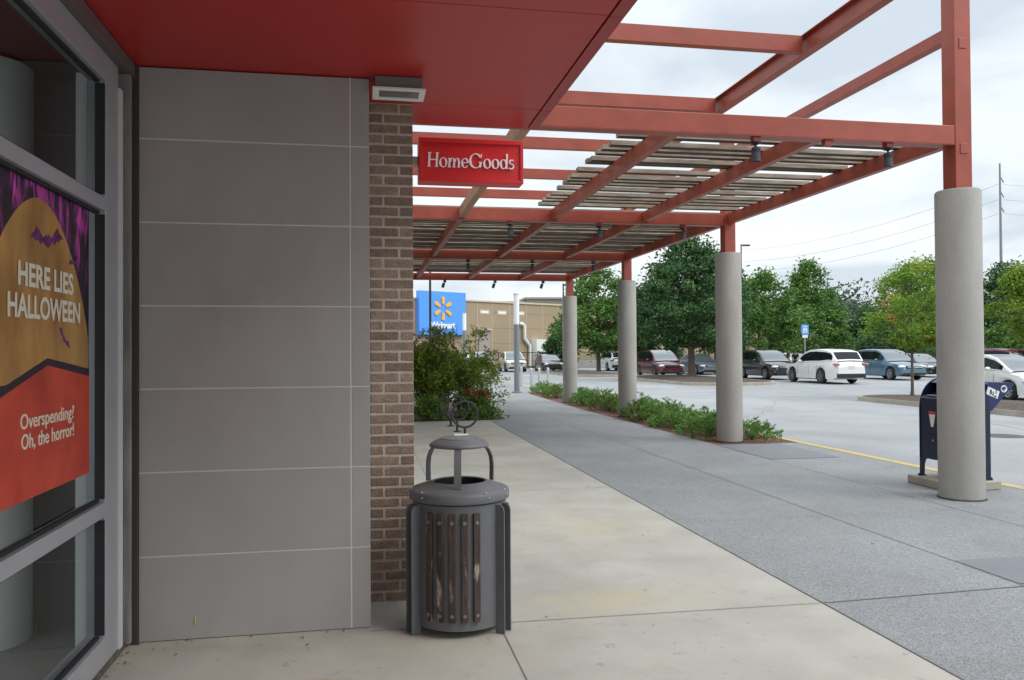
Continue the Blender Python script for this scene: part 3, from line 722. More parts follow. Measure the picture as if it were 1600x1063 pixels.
# timber slats, uneven spacing as built; the front bay stops short of the store
random.seed(11)
bayA = [8.02, 8.30, 8.70, 9.07, 9.31, 9.53, 9.86, 9.98, 10.46, 10.86, 11.07, 11.29, 11.71, 12.10, 12.36, 12.64, 13.02]
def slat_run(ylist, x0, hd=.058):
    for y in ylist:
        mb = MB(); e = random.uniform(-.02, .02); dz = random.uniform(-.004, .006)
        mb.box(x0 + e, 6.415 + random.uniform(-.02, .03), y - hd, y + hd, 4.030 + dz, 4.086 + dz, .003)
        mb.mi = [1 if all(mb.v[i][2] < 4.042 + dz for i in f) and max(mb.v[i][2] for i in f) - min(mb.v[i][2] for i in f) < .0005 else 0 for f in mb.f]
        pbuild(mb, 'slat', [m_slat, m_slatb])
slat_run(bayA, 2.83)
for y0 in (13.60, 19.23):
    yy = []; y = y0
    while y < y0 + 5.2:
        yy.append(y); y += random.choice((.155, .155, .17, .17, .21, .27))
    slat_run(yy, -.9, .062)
# spotlights hang from the crossbeams
def make_spot(x, y, label):
    t = empty('spotlight', label, 'spotlight', (x, y, 3.809), group='spotlights under the pergola beams')
    MB().box(-.04, .04, -.04, .04, -.045, 0, .004).build('junction_box', m_red, t)
    MB().lathe([(0, -.046), (.06, -.046), (.06, -.058), (.03, -.072), (.012, -.075), (.012, -.105)], n=18).build('canopy_cap', m_blackmetal, t, smooth=40)
    mb = MB(); mb.lathe([(0, -.095), (.032, -.095), (.045, -.105), (.047, -.24), (.043, -.242), (.040, -.20), (0, -.20)], n=24)
    for k in range(4): mb.lathe([(.047, -.113 - .01 * k), (.051, -.115 - .01 * k), (.047, -.117 - .01 * k)], n=24)
    h = mb.build('lamp_head', m_spot, t, smooth=40); h.rotation_euler = (R(4), R(-3), 0); return t
names = {0: 'front crossbeam', 1: 'second crossbeam', 2: 'third crossbeam', 3: 'farthest crossbeam'}
sp0 = None
for i, y in enumerate(CY):
    for k, x in enumerate((2.42, 3.98, 5.50)):
        if i == 0 and k == 0: continue
        pos = ('left', 'middle', 'right')[k]
        if i == 0: lab = ('', 'slate grey spotlight under the front crossbeam, nearer the red soffit', 'slate grey spotlight under the front crossbeam beside the tall corner post')[k]
        else: lab = 'slate grey spotlight hanging under the %s, %s of three' % (names[i], pos)
        if sp0 is None: sp0 = make_spot(x, y - .03, lab)
        else:
            c = copy_tree(sp0); c.location = (x, y - .03, 3.809); c['label'] = lab
            if i == 3:
                for ch in kids(c):
                    if ch.name.startswith('lamp_head'): ch.rotation_euler = (R(4), R(16), 0)
bxm = MB().box(4.80 - .06, 4.80 + .04, CY[0] - .075, CY[0] + .0, 3.755, 3.8095, .004); pbuild(bxm, 'junction_box', m_red)

# ------------------------------------------------------------------ mailbox
mx_, my_ = 6.82, 8.40
MB().box(-.36, .34, -.33, .36, 0.001, .10, .012).build('mailbox_plinth', m_kerb, None, loc=(mx_, my_, 0))
tag(bpy.data.objects['mailbox_plinth'], 'low beige concrete pad under the navy mailbox', 'plinth')
mb_ = empty('mailbox', 'navy blue street mailbox with snorkel chute behind the nearest concrete column', 'mailbox', (mx_, my_, .101))
zt = 1.165
def side_poly():
    P = [(-.27, 0), (-.215, 0), (-.21, .13), (-.195, .185), (-.16, .215)] + [(.16, .215), (.195, .185), (.21, .13), (.215, 0), (.27, 0), (.27, .80)]
    P += [(.27 * math.cos(R(a)), .80 + .365 * math.sin(R(a))) for a in range(10, 180, 10)] + [(-.27, .80)]
    return P
for s in (-1, 1):
    MB().prism(side_poly(), lambda a, b, d: (a, d, b), s * .235, s * .25).build('side_panel', m_mail, mb_)
MB().box(-.262, .262, -.234, .234, .215, .80, .004).build('body', m_mail, mb_)
hood = MB(); n = 14; pr = [(.262 * math.cos(R(a)), .80 + .355 * math.sin(R(a))) for a in [i * 118 / n for i in range(n + 1)]]
pr2 = [(x * .965, .80 + (z - .80) * .965) for x, z in pr]
hood.prism(pr + list(reversed(pr2)), lambda a, b, d: (a, d, b), -.234, .234); hood.build('rounded_hood', m_mail, mb_, smooth=40)
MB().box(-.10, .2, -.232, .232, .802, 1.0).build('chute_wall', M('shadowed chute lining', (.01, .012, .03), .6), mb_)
MB().prism([(-.262, .801), (-.262, .93), (-.235, .96), (-.21, .962), (-.21, .801)], lambda a, b, d: (a, d, b), -.233, .233).build('pull_door', m_mail, mb_)
MB().box(-.245, -.19, -.15, .15, .963, .972, .002).build('door_handle', m_greymetal, mb_)
MB().box(-.268, -.262, -.234, .234, .505, .511).build('door_seam', m_carblack, mb_)
MB().prism([(-.06, .78), (.06, .78), (.02, .60), (-.02, .60)], lambda a, b, d: (d, a + .03, b), -.2665, -.2635).build('notice_label', m_sticker, mb_)
MB().prism([(-.062, .783), (.062, .783), (.056, .745), (-.056, .745)], lambda a, b, d: (d, a + .03, b), -.2672, -.2667).build('notice_label_band', M('label red', (.5, .04, .03), .5), mb_)
MB().cyl((-.27, .02, .44), (-.262, .02, .44), .012, 12).build('lock', m_greymetal, mb_)
sn = MB(); sn.prism([(.275, .795), (.275, 1.10), (.30, 1.125), (.63, 1.115), (.635, 1.09), (.335, .79)], lambda a, b, d: (a, d, b), -.2, .2); sn.build('snorkel_chute', m_mailblue, mb_)
MB().prism([(0, 0), (.15, -.06), (.12, -.145), (-.03, -.085)], lambda a, b, d: (a + .29, d, b + 1.075), -.2035, -.2005).build('collection_time_label', m_sticker, mb_)
lt = MB()
for (a, b, w_, h_, sl_) in ((.305, .985, .012, .055, .5), (.33, .98, .012, .06, -.4), (.345, .965, .012, .05, .3), (.365, .955, .03, .012, -.3), (.385, .99, .012, .05, .2)):
    lt.prism([(a, b), (a + w_, b - w_ * .4), (a + w_ + h_ * sl_ * .4, b + h_), (a + h_ * sl_ * .4, b + h_)], lambda x, z, d: (x, d, z), -.2048, -.2037)
lt.build('label_writing', m_carblack, mb_)
ev = MB(); ev.lathe([(0, 0), (.042, 0), (.042, .003), (0, .003)], n=24); ev.v = [(v[0] + .50, -.2005 - v[2], v[1] + 1.045) for v in ev.v]; ev.build('emblem_disc', m_sticker, mb_)
eg = MB(); eg.prism([(-.036, .016), (.03, .03), (.012, .008), (.036, .004), (-.002, -.012), (.008, -.034), (-.024, -.012)], lambda a, b, d: (a + .50, d, b + 1.045), -.2046, -.2037); eg.build('emblem_eagle', m_mailblue, mb_)
for sx in (-1, 1):
    for sy in (-1, 1): MB().box(sx * .243 - .045, sx * .243 + .045, sy * .243 - .02, sy * .243 + .02, -.0005, .012).cyl((sx * .28, sy * .243, .005), (sx * .28, sy * .243, .03), .012, 8).build('foot_bracket', m_mail, mb_)

# ------------------------------------------------------------------ foliage builders
import array
def leaf_mesh(name, pts, mat, size, parent=None, seed=0, elong=1.7, upbias=.35):
    """pts: (x,y,z,scale); every leaf is a small bent blade of two quads"""
    rnd = random.Random(seed); v = []; f = []
    for (x, y, z, s) in pts:
        d = Vector((rnd.gauss(0, 1), rnd.gauss(0, 1), rnd.gauss(0, .7))).normalized()
        nrm = Vector((rnd.gauss(0, 1), rnd.gauss(0, 1), rnd.gauss(upbias, 1))); w = d.cross(nrm)
        if w.length < 1e-4: continue
        w.normalize(); n2 = w.cross(d)
        L_ = size * s * elong * .5 * rnd.uniform(.55, 1.4); w_ = size * s * .5 * rnd.uniform(.7, 1.2)
        c = Vector((x, y, z)); b = len(v)
        v += [(c - d * L_)[:], (c + w * w_ + n2 * w_ * .25)[:], (c + d * L_ - n2 * L_ * .2)[:], (c - w * w_ + n2 * w_ * .25)[:]]
        f += [(b, b + 1, b + 2), (b, b + 2, b + 3)]
    me = bpy.data.meshes.new(name); me.from_pydata(v, [], f); me.materials.append(mat)
    o = bpy.data.objects.new(name, me); col.objects.link(o)
    if parent is not None: o.parent = parent
    return o
def prof_r(prof, z):
    for (z0, r0), (z1, r1) in zip(prof, prof[1:]):
        if z0 <= z <= z1:
            return r0 + (r1 - r0) * (z - z0) / max(z1 - z0, 1e-6)
    return 0
def crown_points(prof, nclump, per, spread, rnd, squash=1, shell=.6, lean=(0, 0)):
    z0, z1 = prof[0][0], prof[-1][0]; cl = []; tries = 0; lob = (rnd.uniform(0, 6), rnd.uniform(0, 6))
    rmax = max(r for z, r in prof)
    while len(cl) < nclump and tries < 9000:
        tries += 1
        z = rnd.uniform(z0, z1); r = prof_r(prof, z)
        if rnd.random() > (r / rmax) * .85 + .15: continue
        a = rnd.uniform(0, 2 * PI); r *= 1 + .17 * math.sin(3 * a + lob[0] + z * 1.3) + .12 * math.sin(5 * a + lob[1] - z * 2.1); q = (rnd.random() ** .5) if rnd.random() > shell else rnd.uniform(.78, 1.0)
        q *= rnd.uniform(.9, 1.07)
        t = (z - z0) / (z1 - z0)
        cl.append((r * q * math.cos(a) + lean[0] * t, r * q * math.sin(a) + lean[1] * t, z, rnd.uniform(.5, 1.35)))
    P = []
    for (x, y, z, s) in cl:
        for k in range(int(per * s)):
            g = spread * s
            dx, dy, dz = rnd.gauss(0, g * .55), rnd.gauss(0, g * .55), rnd.gauss(0, g * .38 * squash)
            P.append((x + dx, y + dy, z + dz, rnd.uniform(.75, 1.2)))
    return cl, P
def tree(name, label, x, y, base, prof, tr, mat, nclump=90, per=75, leaf=.2, seed=1, spread=.6, group=None, shell=.6, limbs=14, lean=(0, 0), cat='tree', elong=1.7):
    rnd = random.Random(seed)
    t = empty(name, label, cat, (x, y, base), group=group)
    leaf *= .66; per = int(per * 1.9)
    cl, P = crown_points(prof, nclump, per, spread * .92, rnd, shell=shell, lean=lean)
    H = prof[-1][0]; zc = prof[0][0]
    tb = MB(); top = zc + (H - zc) * .75
    pts = [(0, 0, -.05), (.01, 0, .12), (.02, .01, zc * .5), (lean[0] * .1, -.02, zc)] + [(lean[0] * q + rnd.uniform(-.05, .05), lean[1] * q + rnd.uniform(-.05, .05), zc + (top - zc) * q) for q in (.35, .7, 1)]
    tb.tube(pts, [tr * 1.5, tr * 1.1, tr, tr * .9, tr * .6, tr * .35, tr * .12], 10)
    for c in rnd.sample(cl, min(limbs, len(cl))):
        zz = max(zc * .85, c[2] - rnd.uniform(.25, .5) * (H - zc) * .5); zz = min(zz, top * .95)
        q = max(0, (zz - zc) / max(top - zc, .1)); s = Vector((lean[0] * q, lean[1] * q, zz)); e = Vector(c[:3]); m = (s + e) / 2 + Vector((0, 0, .12 * (e - s).length))
        tb.tube([s, m, e], [tr * .42, tr * .25, tr * .06], 6)
    tb.build('trunk', m_bark, t, smooth=60)
    leaf_mesh('crown', P, mat, leaf, t, seed + 7, elong=elong)
    return t
lm_dark = leaf_mat('dark green leaves', (.026, .072, .026), (.08, .175, .052), scale=.7)
lm_mid = leaf_mat('mid green leaves', (.05, .125, .024), (.14, .27, .05), scale=.8)
lm_bright = leaf_mat('bright green leaves', (.065, .16, .025), (.17, .31, .045), scale=.9)
lm_turn = leaf_mat('yellowing green leaves', (.10, .21, .022), (.24, .38, .045), scale=1.1, third=(.63, (.45, .33, .05), 1.1))
lm_lime = leaf_mat('lime leaves', (.09, .19, .02), (.24, .34, .035), scale=1.0)
lm_far = leaf_mat('far woodland leaves', (.05, .085, .055), (.085, .125, .075), scale=.15)
lm_shrub = leaf_mat('olive shrub leaves', (.10, .17, .024), (.30, .39, .055), scale=2.2, third=(.60, (.15, .12, .03), 2.5))
lm_jun = leaf_mat('juniper needles', (.07, .165, .036), (.21, .39, .08), scale=3)
lm_jun2 = leaf_mat('yellower juniper needles', (.075, .15, .03), (.19, .28, .055), scale=3)

RB = ROAD + .17
tree('parking_tree', 'large dark green round tree on the kerbed island between the second and third columns', 18.6, 44.0, ROAD + .28,
     [(1.75, .6), (2.1, 2.7), (3.2, 3.35), (4.6, 3.1), (6.0, 2.3), (7.1, 1.3), (7.75, .3)], .2, lm_dark, 190, 85, .20, 4, .62, lean=(-.25, 0))
tree('parking_tree', 'lighter green tree behind the third column', 17.9, 60.5, ROAD + .1,
     [(1.7, 1.0), (2.6, 2.6), (4.2, 3.0), (6.0, 2.3), (7.4, 1.2), (8.2, .3)], .16, lm_mid, 130, 75, .24, 9, .7)
tree('parking_tree', 'leafy green tree standing just right of the second column, behind the black car', 29.6, 57.0, ROAD + .1,
     [(1.5, 1.6), (2.2, 2.8), (4.0, 3.0), (5.6, 2.2), (6.8, 1.1), (7.5, .2)], .16, lm_mid, 130, 75, .23, 14, .65)
tree('parking_tree', 'tall pointed green tree behind the blue parking sign', 44.6, 75.5, ROAD + .1,
     [(1.0, 3.6), (2.5, 4.4), (4.5, 3.7), (6.5, 2.5), (8.3, 1.5), (9.6, .8), (10.4, .15)], .2, lm_mid, 190, 75, .27, 21, .8, shell=.75)
tree('parking_tree', 'young yellowing green tree on the near kerbed island, thin straight trunk', 18.6, 24.9, ROAD + .2,
     [(1.6, .3), (2.0, 1.1), (2.8, 1.55), (3.5, 1.3), (4.1, .8), (4.55, .15)], .05, lm_turn, 95, 62, .11, 33, .33, limbs=26)
tree('parking_tree', 'tall green tree rising behind the yellowing young tree', 46.6, 60.5, ROAD + .1,
     [(2.0, 1.4), (4.0, 2.3), (6.0, 2.2), (7.8, 1.4), (9.2, .3)], .16, lm_mid, 100, 70, .24, 38, .7)
tree('parking_tree', 'dark bluish green tree just right of the nearest column', 61.9, 70.0, ROAD + .1,
     [(1.0, 2.2), (3.0, 3.0), (6.0, 2.6), (8.6, 1.9), (10.2, .4)], .2, lm_dark, 120, 75, .28, 41, .8)
tree('parking_tree', 'bright lime green tree at the right edge of the photo', 37.4, 40.0, ROAD + .1,
     [(2.2, .5), (2.8, 1.3), (4.2, 1.9), (5.4, 1.5), (6.4, .3)], .1, lm_lime, 95, 70, .17, 45, .5)
tree('parking_tree', 'dark low tree behind the blue car', 48.4, 66.0, ROAD + .1,
     [(.6, 2.4), (2.2, 3.4), (4.2, 2.6), (5.6, 1.0), (6.1, .2)], .16, lm_dark, 110, 75, .25, 52, .75)
tree('parking_tree', 'dark evergreen mass between the pointed tree and the yellowing tree', 53.6, 78.0, ROAD + .1,
     [(.4, 2.6), (2.6, 3.4), (4.6, 2.4), (6.0, .5)], .16, lm_dark, 100, 75, .28, 55, .8)
tree('parking_tree', 'small dark tree left of the third column beside the low grey wall', 17.6, 71.0, ROAD + .1,
     [(.5, .9), (1.6, 1.5), (3.0, 1.3), (4.3, .3)], .09, lm_dark, 60, 65, .22, 58, .5)
tree('parking_tree', 'dark tree between the dark round tree and the lighter tree behind it', 24.4, 66.0, ROAD + .1,
     [(.8, 2.0), (2.2, 3.0), (4.6, 2.6), (6.4, 1.4), (7.2, .2)], .16, lm_dark, 110, 75, .26, 61, .75)
tree('parking_tree', 'green tree partly hidden behind the second column', 25.6, 56.0, ROAD + .1,
     [(1.8, 1.2), (3.0, 2.2), (5.0, 2.4), (6.6, 1.4), (8.4, .3)], .14, lm_mid, 100, 75, .23, 64, .65)
tree('parking_tree', 'small green tree seen between the nearest column and the lime tree', 54.5, 62.0, ROAD + .1,
     [(.3, 1.6), (1.8, 2.2), (3.6, 1.8), (4.8, .3)], .12, lm_mid, 70, 70, .25, 67, .6)
# far woodland on a rise, one mass
rnd = random.Random(77); P = []
for k in range(150):
    a = rnd.uniform(R(24), R(50)); d = rnd.uniform(210, 300); cx_, cy_ = d * math.sin(a), d * math.cos(a)
    h = rnd.uniform(9, 19)
    for j in range(380):
        P.append((cx_ + rnd.gauss(0, 3.2), cy_ + rnd.gauss(0, 3.2), rnd.uniform(0, 1) ** .7 * h, rnd.uniform(.7, 1.3)))
for k in range(40):
    a = rnd.uniform(R(2), R(24)); d = rnd.uniform(200, 230); cx_, cy_ = d * math.sin(a), d * math.cos(a); h = rnd.uniform(8, 15)
    for j in range(150): P.append((cx_ + rnd.gauss(0, 3.), cy_ + rnd.gauss(0, 3.), rnd.uniform(0, 1) ** .7 * h, rnd.uniform(.7, 1.3)))
o = leaf_mesh('far_woodland', P, lm_far, .62, None, 5); tag(o, 'dark line of distant woodland behind the parking lot', 'woodland', kind='stuff')

# ------------------------------------------------------------------ junipers in the bed
def juniper(x, y, rx, ry, h, seed, mat, label):
    rnd = random.Random(seed)
    t = empty('juniper_shrub', label, 'shrub', (x, y, -.01), group='spreading junipers in the mulch bed')
    st = MB(); P = []
    nb = int(230 * (rx * ry + .25))
    v = []; f = []
    lump = [(rnd.uniform(-.7, .7) * rx, rnd.uniform(-.7, .7) * ry, rnd.uniform(.75, 1.2)) for _ in range(7)]
    for k in range(nb):
        a = rnd.uniform(0, 2 * PI); q = rnd.random() ** .55
        ex, ey = rx * q * math.cos(a), ry * q * math.sin(a)
        lf = min(lump, key=lambda l: (l[0] - ex) ** 2 + (l[1] - ey) ** 2)[2]
        ez = h * (1 - .62 * q ** 2.2) * rnd.uniform(.55, 1.05) * lf
        p2 = Vector((ex, ey, max(ez, .04))); out = Vector((ex, ey, 0)); out = out.normalized() if out.length > .02 else Vector((rnd.gauss(0, 1), rnd.gauss(0, 1), 0)).normalized()
        ax = (out * rnd.uniform(.2, 1.0) + Vector((rnd.gauss(0, .45), rnd.gauss(0, .45), rnd.uniform(.25, .9)))).normalized()
        Ls = rnd.uniform(.10, .22); p1 = p2 - ax * Ls
        if k % 6 == 0: st.tube([Vector((ex * .15, ey * .15, .01)), p1, p2], [.010, .006, .002], 4, cap=False)
        for j in range(30):
            u = rnd.uniform(0, 1.05); c = p1 + ax * Ls * u
            d = (ax * .9 + Vector((rnd.gauss(0, .5), rnd.gauss(0, .5), rnd.gauss(.1, .4)))).normalized()
            L_ = rnd.uniform(.04, .085) * (1.15 - .4 * u); w = d.cross(Vector((rnd.gauss(0, 1), rnd.gauss(0, 1), rnd.gauss(0, 1)))).normalized() * rnd.uniform(.0035, .0065)
            bq = len(v); v += [(c - w)[:], (c + w)[:], (c + d * L_ * .65 + w * .8)[:], (c + d * L_)[:], (c + d * L_ * .65 - w * .8)[:]]; f.append((bq, bq + 1, bq + 2, bq + 3, bq + 4))
    st.build('stems', m_bark, t)
    me = bpy.data.meshes.new('foliage'); me.from_pydata(v, [], f); me.materials.append(mat)
    o = bpy.data.objects.new('foliage', me); col.objects.link(o); o.parent = t
jl_ = [(6.95, 13.75, 0.51, 0.85, 0.39, 'green juniper clump immediately right of the second column'),
       (6.34, 14.25, 0.61, 0.78, 0.46, 'bushy green juniper left of the second column foot'),
       (6.78, 15.2, 0.67, 0.98, 0.48, 'tall-sprigged juniper between the second and third columns, nearer the second'),
       (6.39, 16.0, 0.55, 0.91, 0.39, 'low juniper at the pavement edge between the second and third columns'),
       (6.78, 17.2, 0.73, 1.10, 0.52, 'broad juniper in front of the third column'),
       (6.36, 18.1, 0.51, 0.78, 0.41, 'juniper hugging the left foot of the third column'),
       (6.93, 19.7, 0.61, 1.17, 0.51, 'juniper just behind the third column'),
       (6.49, 20.9, 0.61, 1.04, 0.46, 'yellowish juniper between the third and fourth columns'),
       (6.83, 22.4, 0.67, 1.17, 0.51, 'juniper nearer the fourth column on the road side'),
       (6.44, 23.4, 0.49, 0.78, 0.39, 'small juniper before the foot of the fourth column'),
       (6.88, 25.3, 0.61, 1.17, 0.46, 'juniper immediately behind the fourth column'),
       (6.64, 27.4, 0.61, 1.30, 0.48, 'yellow green juniper left of the fourth column'),
       (6.78, 29.9, 0.61, 1.30, 0.46, 'last juniper at the far end of the bed near the bollards')]
for i, (x, y, rx, ry, h, lab) in enumerate(jl_): juniper(x, y, rx, ry, h, 100 + i, lm_jun2 if i in (5, 7, 11) else lm_jun, lab)

# ------------------------------------------------------------------ shrubs behind the brick corner
def arching_shrub(x, y, label, stems, seed, mat, name='shrub', leaf=.05, n=40, cat='shrub', group=None):
    """stems: list of (dx,dy,height,droop)"""
    rnd = random.Random(seed); t = empty(name, label, cat, (x, y, .01), group=group); st = MB(); P = []
    for (dx, dy, h, dr) in stems:
        p0 = Vector((rnd.uniform(-.12, .12), rnd.uniform(-.1, .1), 0)); p3 = Vector((dx, dy, h - dr)); p1 = Vector((dx * .25, dy * .25, h * .8)); p2 = Vector((dx * .7, dy * .7, h * 1.05))
        pts = [p0 * (1 - u) ** 3 + p1 * 3 * u * (1 - u) ** 2 + p2 * 3 * u * u * (1 - u) + p3 * u ** 3 for u in [i / 10 for i in range(11)]]
        st.tube(pts, [.016 - .0013 * i for i in range(11)], 5, cap=False)
        for k in range(n):
            u = rnd.uniform(.12, 1.0) ** .8; i = min(int(u * 10), 9); c = pts[i].lerp(pts[i + 1], u * 10 - i)
            sp = .17 * (1.15 - .6 * u)
            tw = Vector((rnd.gauss(0, sp), rnd.gauss(0, sp), rnd.gauss(0, sp * .8)))
            for q in range(8):
                P.append((c.x + tw.x + rnd.gauss(0, .045), c.y + tw.y + rnd.gauss(0, .045), max(.02, c.z + tw.z + rnd.gauss(0, .04)), rnd.uniform(.7, 1.25)))
    st.build('stems', m_bark, t, smooth=60); leaf_mesh('foliage', P, mat, leaf * .74, t, seed + 1, elong=2.1)
    return t
rnd = random.Random(5)
def fan(k, rx, ry, h, dr=.5): return [(rnd.uniform(-rx, rx), rnd.uniform(-ry, ry), h * rnd.uniform(.6, 1.05), dr * rnd.uniform(.1, 1)) for _ in range(k)]
arching_shrub(1.45, 20.2, 'big olive green shrub right against the brick corner', fan(30, .8, .8, 2.08, .5), 201, lm_shrub, n=40, leaf=.062)
arching_shrub(2.0, 20.8, 'olive green arching shrub behind the bike racks', fan(26, .65, .8, 1.65, .8) , 202, lm_shrub, n=44, leaf=.06)
arching_shrub(2.55, 21.6, 'loose arching shrub trailing thin sprays over the pavement', fan(9, .35, .6, 1.5, .8) + [(.95, -.4, 1.55, .55), (1.0, -1.0, 1.3, .9), (.75, -1.5, 1.2, 1.0), (.55, -1.9, 1.15, 1.05), (.9, .2, 1.75, .3), (.6, -.2, 1.7, .5), (.5, -1.2, 1.25, .8)], 203, lm_shrub, n=34, leaf=.055)
arching_shrub(3.3, 24.6, 'thin tall whip of a shrub in front of the tan wall', [(.12, 0, 2.3, .0), (.3, .1, 2.25, .15), (-.2, 0, 2.0, .2), (.5, .0, 1.6, .4), (-.5, 0, 1.5, .3), (.8, 0, 1.3, .5), (1.0, .1, 1.15, .5)], 204, lm_shrub, n=22, leaf=.06)
arching_shrub(1.5, 19.1, 'low tuft of bright green ground plant at the bed edge by the brick corner', fan(14, .28, .2, .5, .3), 205, lm_bright, n=14, leaf=.05)
arching_shrub(6.1, 48.4, 'dense low green shrub across the pavement beyond the arching sprays', fan(36, 1.5, .9, 1.15, .3), 206, lm_bright, n=34, leaf=.12)
arching_shrub(2.8, 19.25, 'sprawling green ground plant at the bed corner by the pavement', fan(16, .45, .3, .22, .15), 207, lm_mid, n=24, leaf=.05)
fl_ = arching_shrub(2.62, 19.6, 'leafy plant with red flower heads behind the bike racks', fan(18, .36, .3, .6, .1), 208, lm_mid, name='flowering_plant', n=16, leaf=.06, cat='plant')
rnd = random.Random(9); lm_red = leaf_mat('red petals', (.45, .035, .02), (.60, .11, .035))
for k in range(44):
    a, b = rnd.uniform(-.36, .42), rnd.uniform(-.34, .2); z = rnd.uniform(.28, .70)
    leaf_mesh('flower_head', [(a + rnd.gauss(0, .022), b + rnd.gauss(0, .022), z + rnd.gauss(0, .022), rnd.uniform(.8, 1.2)) for j in range(12)], lm_red, .038, fl_, 3 + k)

# ------------------------------------------------------------------ light columns, bollards, lamp posts
def light_column(x, y, zt, zm, label):
    t = empty('light_column', label, 'light column', (x, y, 0), group='light columns along the pavement')
    MB().lathe([(.0, .002), (.2, .002), (.2, .05), (.11, .055), (.11, zm), (0, zm)], n=24).build('pole', m_steelgrey, t, smooth=40)
    MB().lathe([(.108, zm + .002), (.108, zt), (.0, zt)], n=24).build('white_lens', m_lens, t, smooth=40)
    MB().lathe([(.0, zt + .001), (.125, zt + .001), (.125, zt + .05), (.0, zt + .06)], n=24).build('cap', m_whitemetal, t, smooth=40)
light_column(5.82, 30.8, 3.82, 2.66, 'tall grey light column with white upper half in the middle of the pavement')
light_column(5.52, 45.0, 3.72, 2.80, 'farther grey and white light column partly behind the shrubs')
def bollard(x, y, label):
    t = MB().lathe([(0, .0), (.055, 0), (.055, .83), (.05, .86), (.03, .88), (0, .885)], n=18).build('bollard', m_stainless, None, smooth=40, loc=(x, y, 0))
    tag(t, label, 'bollard', 'steel bollards at the crossing')
bollard(7.07, 36.3, 'steel bollard nearest the light column, leftmost of four'); bollard(7.12, 34.3, 'steel bollard second from the light column'); bollard(7.45, 34.2, 'steel bollard second from the fourth concrete column'); bollard(7.95, 34.65, 'steel bollard nearest the fourth concrete column')
def lamp_post(x, y, h, label, arm=.7, heads=1, r=.07):
    t = empty('lamp_post', label, 'lamp post', (x, y, ROAD), group='parking lot lamp posts')
    MB().lathe([(0, 0), (r * 3, 0), (r * 3, .5), (r, .52), (r * .8, h), (0, h)], n=14).build('pole', m_blackmetal, t, smooth=40)
    for s in ((1,), (1, -1))[heads - 1]:
        MB().box(0 if s > 0 else -arm, arm if s > 0 else 0, -.04, .04, h - .12, h - .04).box(s * arm - .35, s * arm + .35, -.16, .16, h - .16, h - .02, .03).build('lamp_head', m_blackmetal, t)
lamp_post(18.75 * .8, 75 * .8, 6.9, 'black lamp post left of the fourth column top', .45)
lamp_post(34.62, 70, 11.6, 'black lamp post rising above the trees right of the second column', .5)
lamp_post(46.6, 90, 10.3, 'black lamp post whose head shows above the tree right of the second column', .9)
lamp_post(2.42, 30.2, 6.5, 'thin black lamp post in front of the blue store sign', .5, r=.05)
lamp_post(59.5, 96, 11.0, 'thin lamp post behind the tall pointed tree', .5)

# power poles and cables
def pole(x, y, h, label, r=.45, arms=3, side=1):
    t = empty('utility_pole', label, 'utility pole', (x, y, ROAD), group='utility poles')
    MB().tube([(0, 0, -.1), (0, 0, h)], [r, r * .45], 10).build('pole', m_polewood, t, smooth=60)
    for k in range(arms):
        z = h - 4.6 - 3.6 * k
        MB().tube([(0, 0, z + 1.6), (side * 1.0, 0, z)], [.1, .14], 6).build('insulator', m_polewood, t)
pole(151.5, 170, 46.5, 'tall grey steel utility pole in the sky right of the nearest column')
pole(137.6, 190, 24.2, 'shorter utility pole behind the yellowing tree', .3, 2)
def cable(p, q, sag, label):
    pts = [Vector(p).lerp(Vector(q), i / 14) - Vector((0, 0, sag * 4 * (i / 14) * (1 - i / 14))) for i in range(15)]
    tag(MB().tube(pts, .04, 5).build('power_cable', m_wire), label, 'power cable', 'power cables')
for k, (z, zl) in enumerate(((41.3, 36.5), (37.6, 32.5), (34.2, 29))):
    w_ = ('top', 'middle', 'lowest')[k]
    cable((151, 170, z), (131, 262, zl), 3.0, '%s power cable running left from the tall utility pole' % w_)
    cable((152.5, 170, z), (260, 165, z + .6), 2.0, '%s power cable running right from the tall utility pole' % w_)

# ------------------------------------------------------------------ big tan store across the lot
A = Vector((4.8, 76.62, 0)); B = Vector((21.89, 87.61, 0)); ex = (B - A).normalized(); nrm = Vector((ex.y, -ex.x, 0))
bs = empty('big_store', 'long tan panelled store with blue sign panel behind the parked cars', 'building', A, math.atan2(ex.y, ex.x))
# local: x along the wall, -y toward the viewer
MB().box(-25, 4.2, 0, 30, -.2, 6.62).build('mauve_wall', m_mauve, bs) 
MB().box(4.205, 48, .0, 30, -.2, 6.62).build('tan_wall', m_tan, bs)
MB().box(-25, 48, -.12, 30.1, 6.621, 6.80, .02).build('parapet_cap', m_trim, bs)
rb = MB()
for x in (7.6, 9.6, 12.1, 14.5, 17.0, 19.4, 21.8, 24.2, 26.6): rb.box(x - .035, x + .035, -.03, -.001, -.1, 6.62)
rb.build('wall_rib', m_trim, bs)
sm = MB()
for z in (2.4, 4.0, 5.55): sm.box(9.7, 40, -.006, -.001, z - .02, z + .02)
sm.build('wall_seam', M('seam', (.22, .155, .10), .9), bs)
MB().box(0.0, 5.72, -.5, -.002, 3.25, 7.42, .02).build('sign_panel', m_blue, bs)
spk = MB(); c0 = (2.82, 5.78)
for k in range(6):
    a = R(90 + 60 * k); ca, sa = math.cos(a), math.sin(a)
    P = [(.42, -.10), (.52, -.13), (1.05, -.19), (1.13, -.10), (1.13, .10), (1.05, .19), (.52, .13), (.42, .10)]
    spk.prism([(c0[0] + r * ca - t * sa, c0[1] + r * sa + t * ca) for r, t in P], lambda a_, b_, d: (a_, d, b_), -.60, -.501)
spk.build('spark_emblem', m_spark, bs)
text_mesh('lettering', 'Walmart', m_white, bs, frame4((1.28, -.53, 3.88), (1, 0, 0), (0, 0, 1)), 3.05, .62, .035, .025)
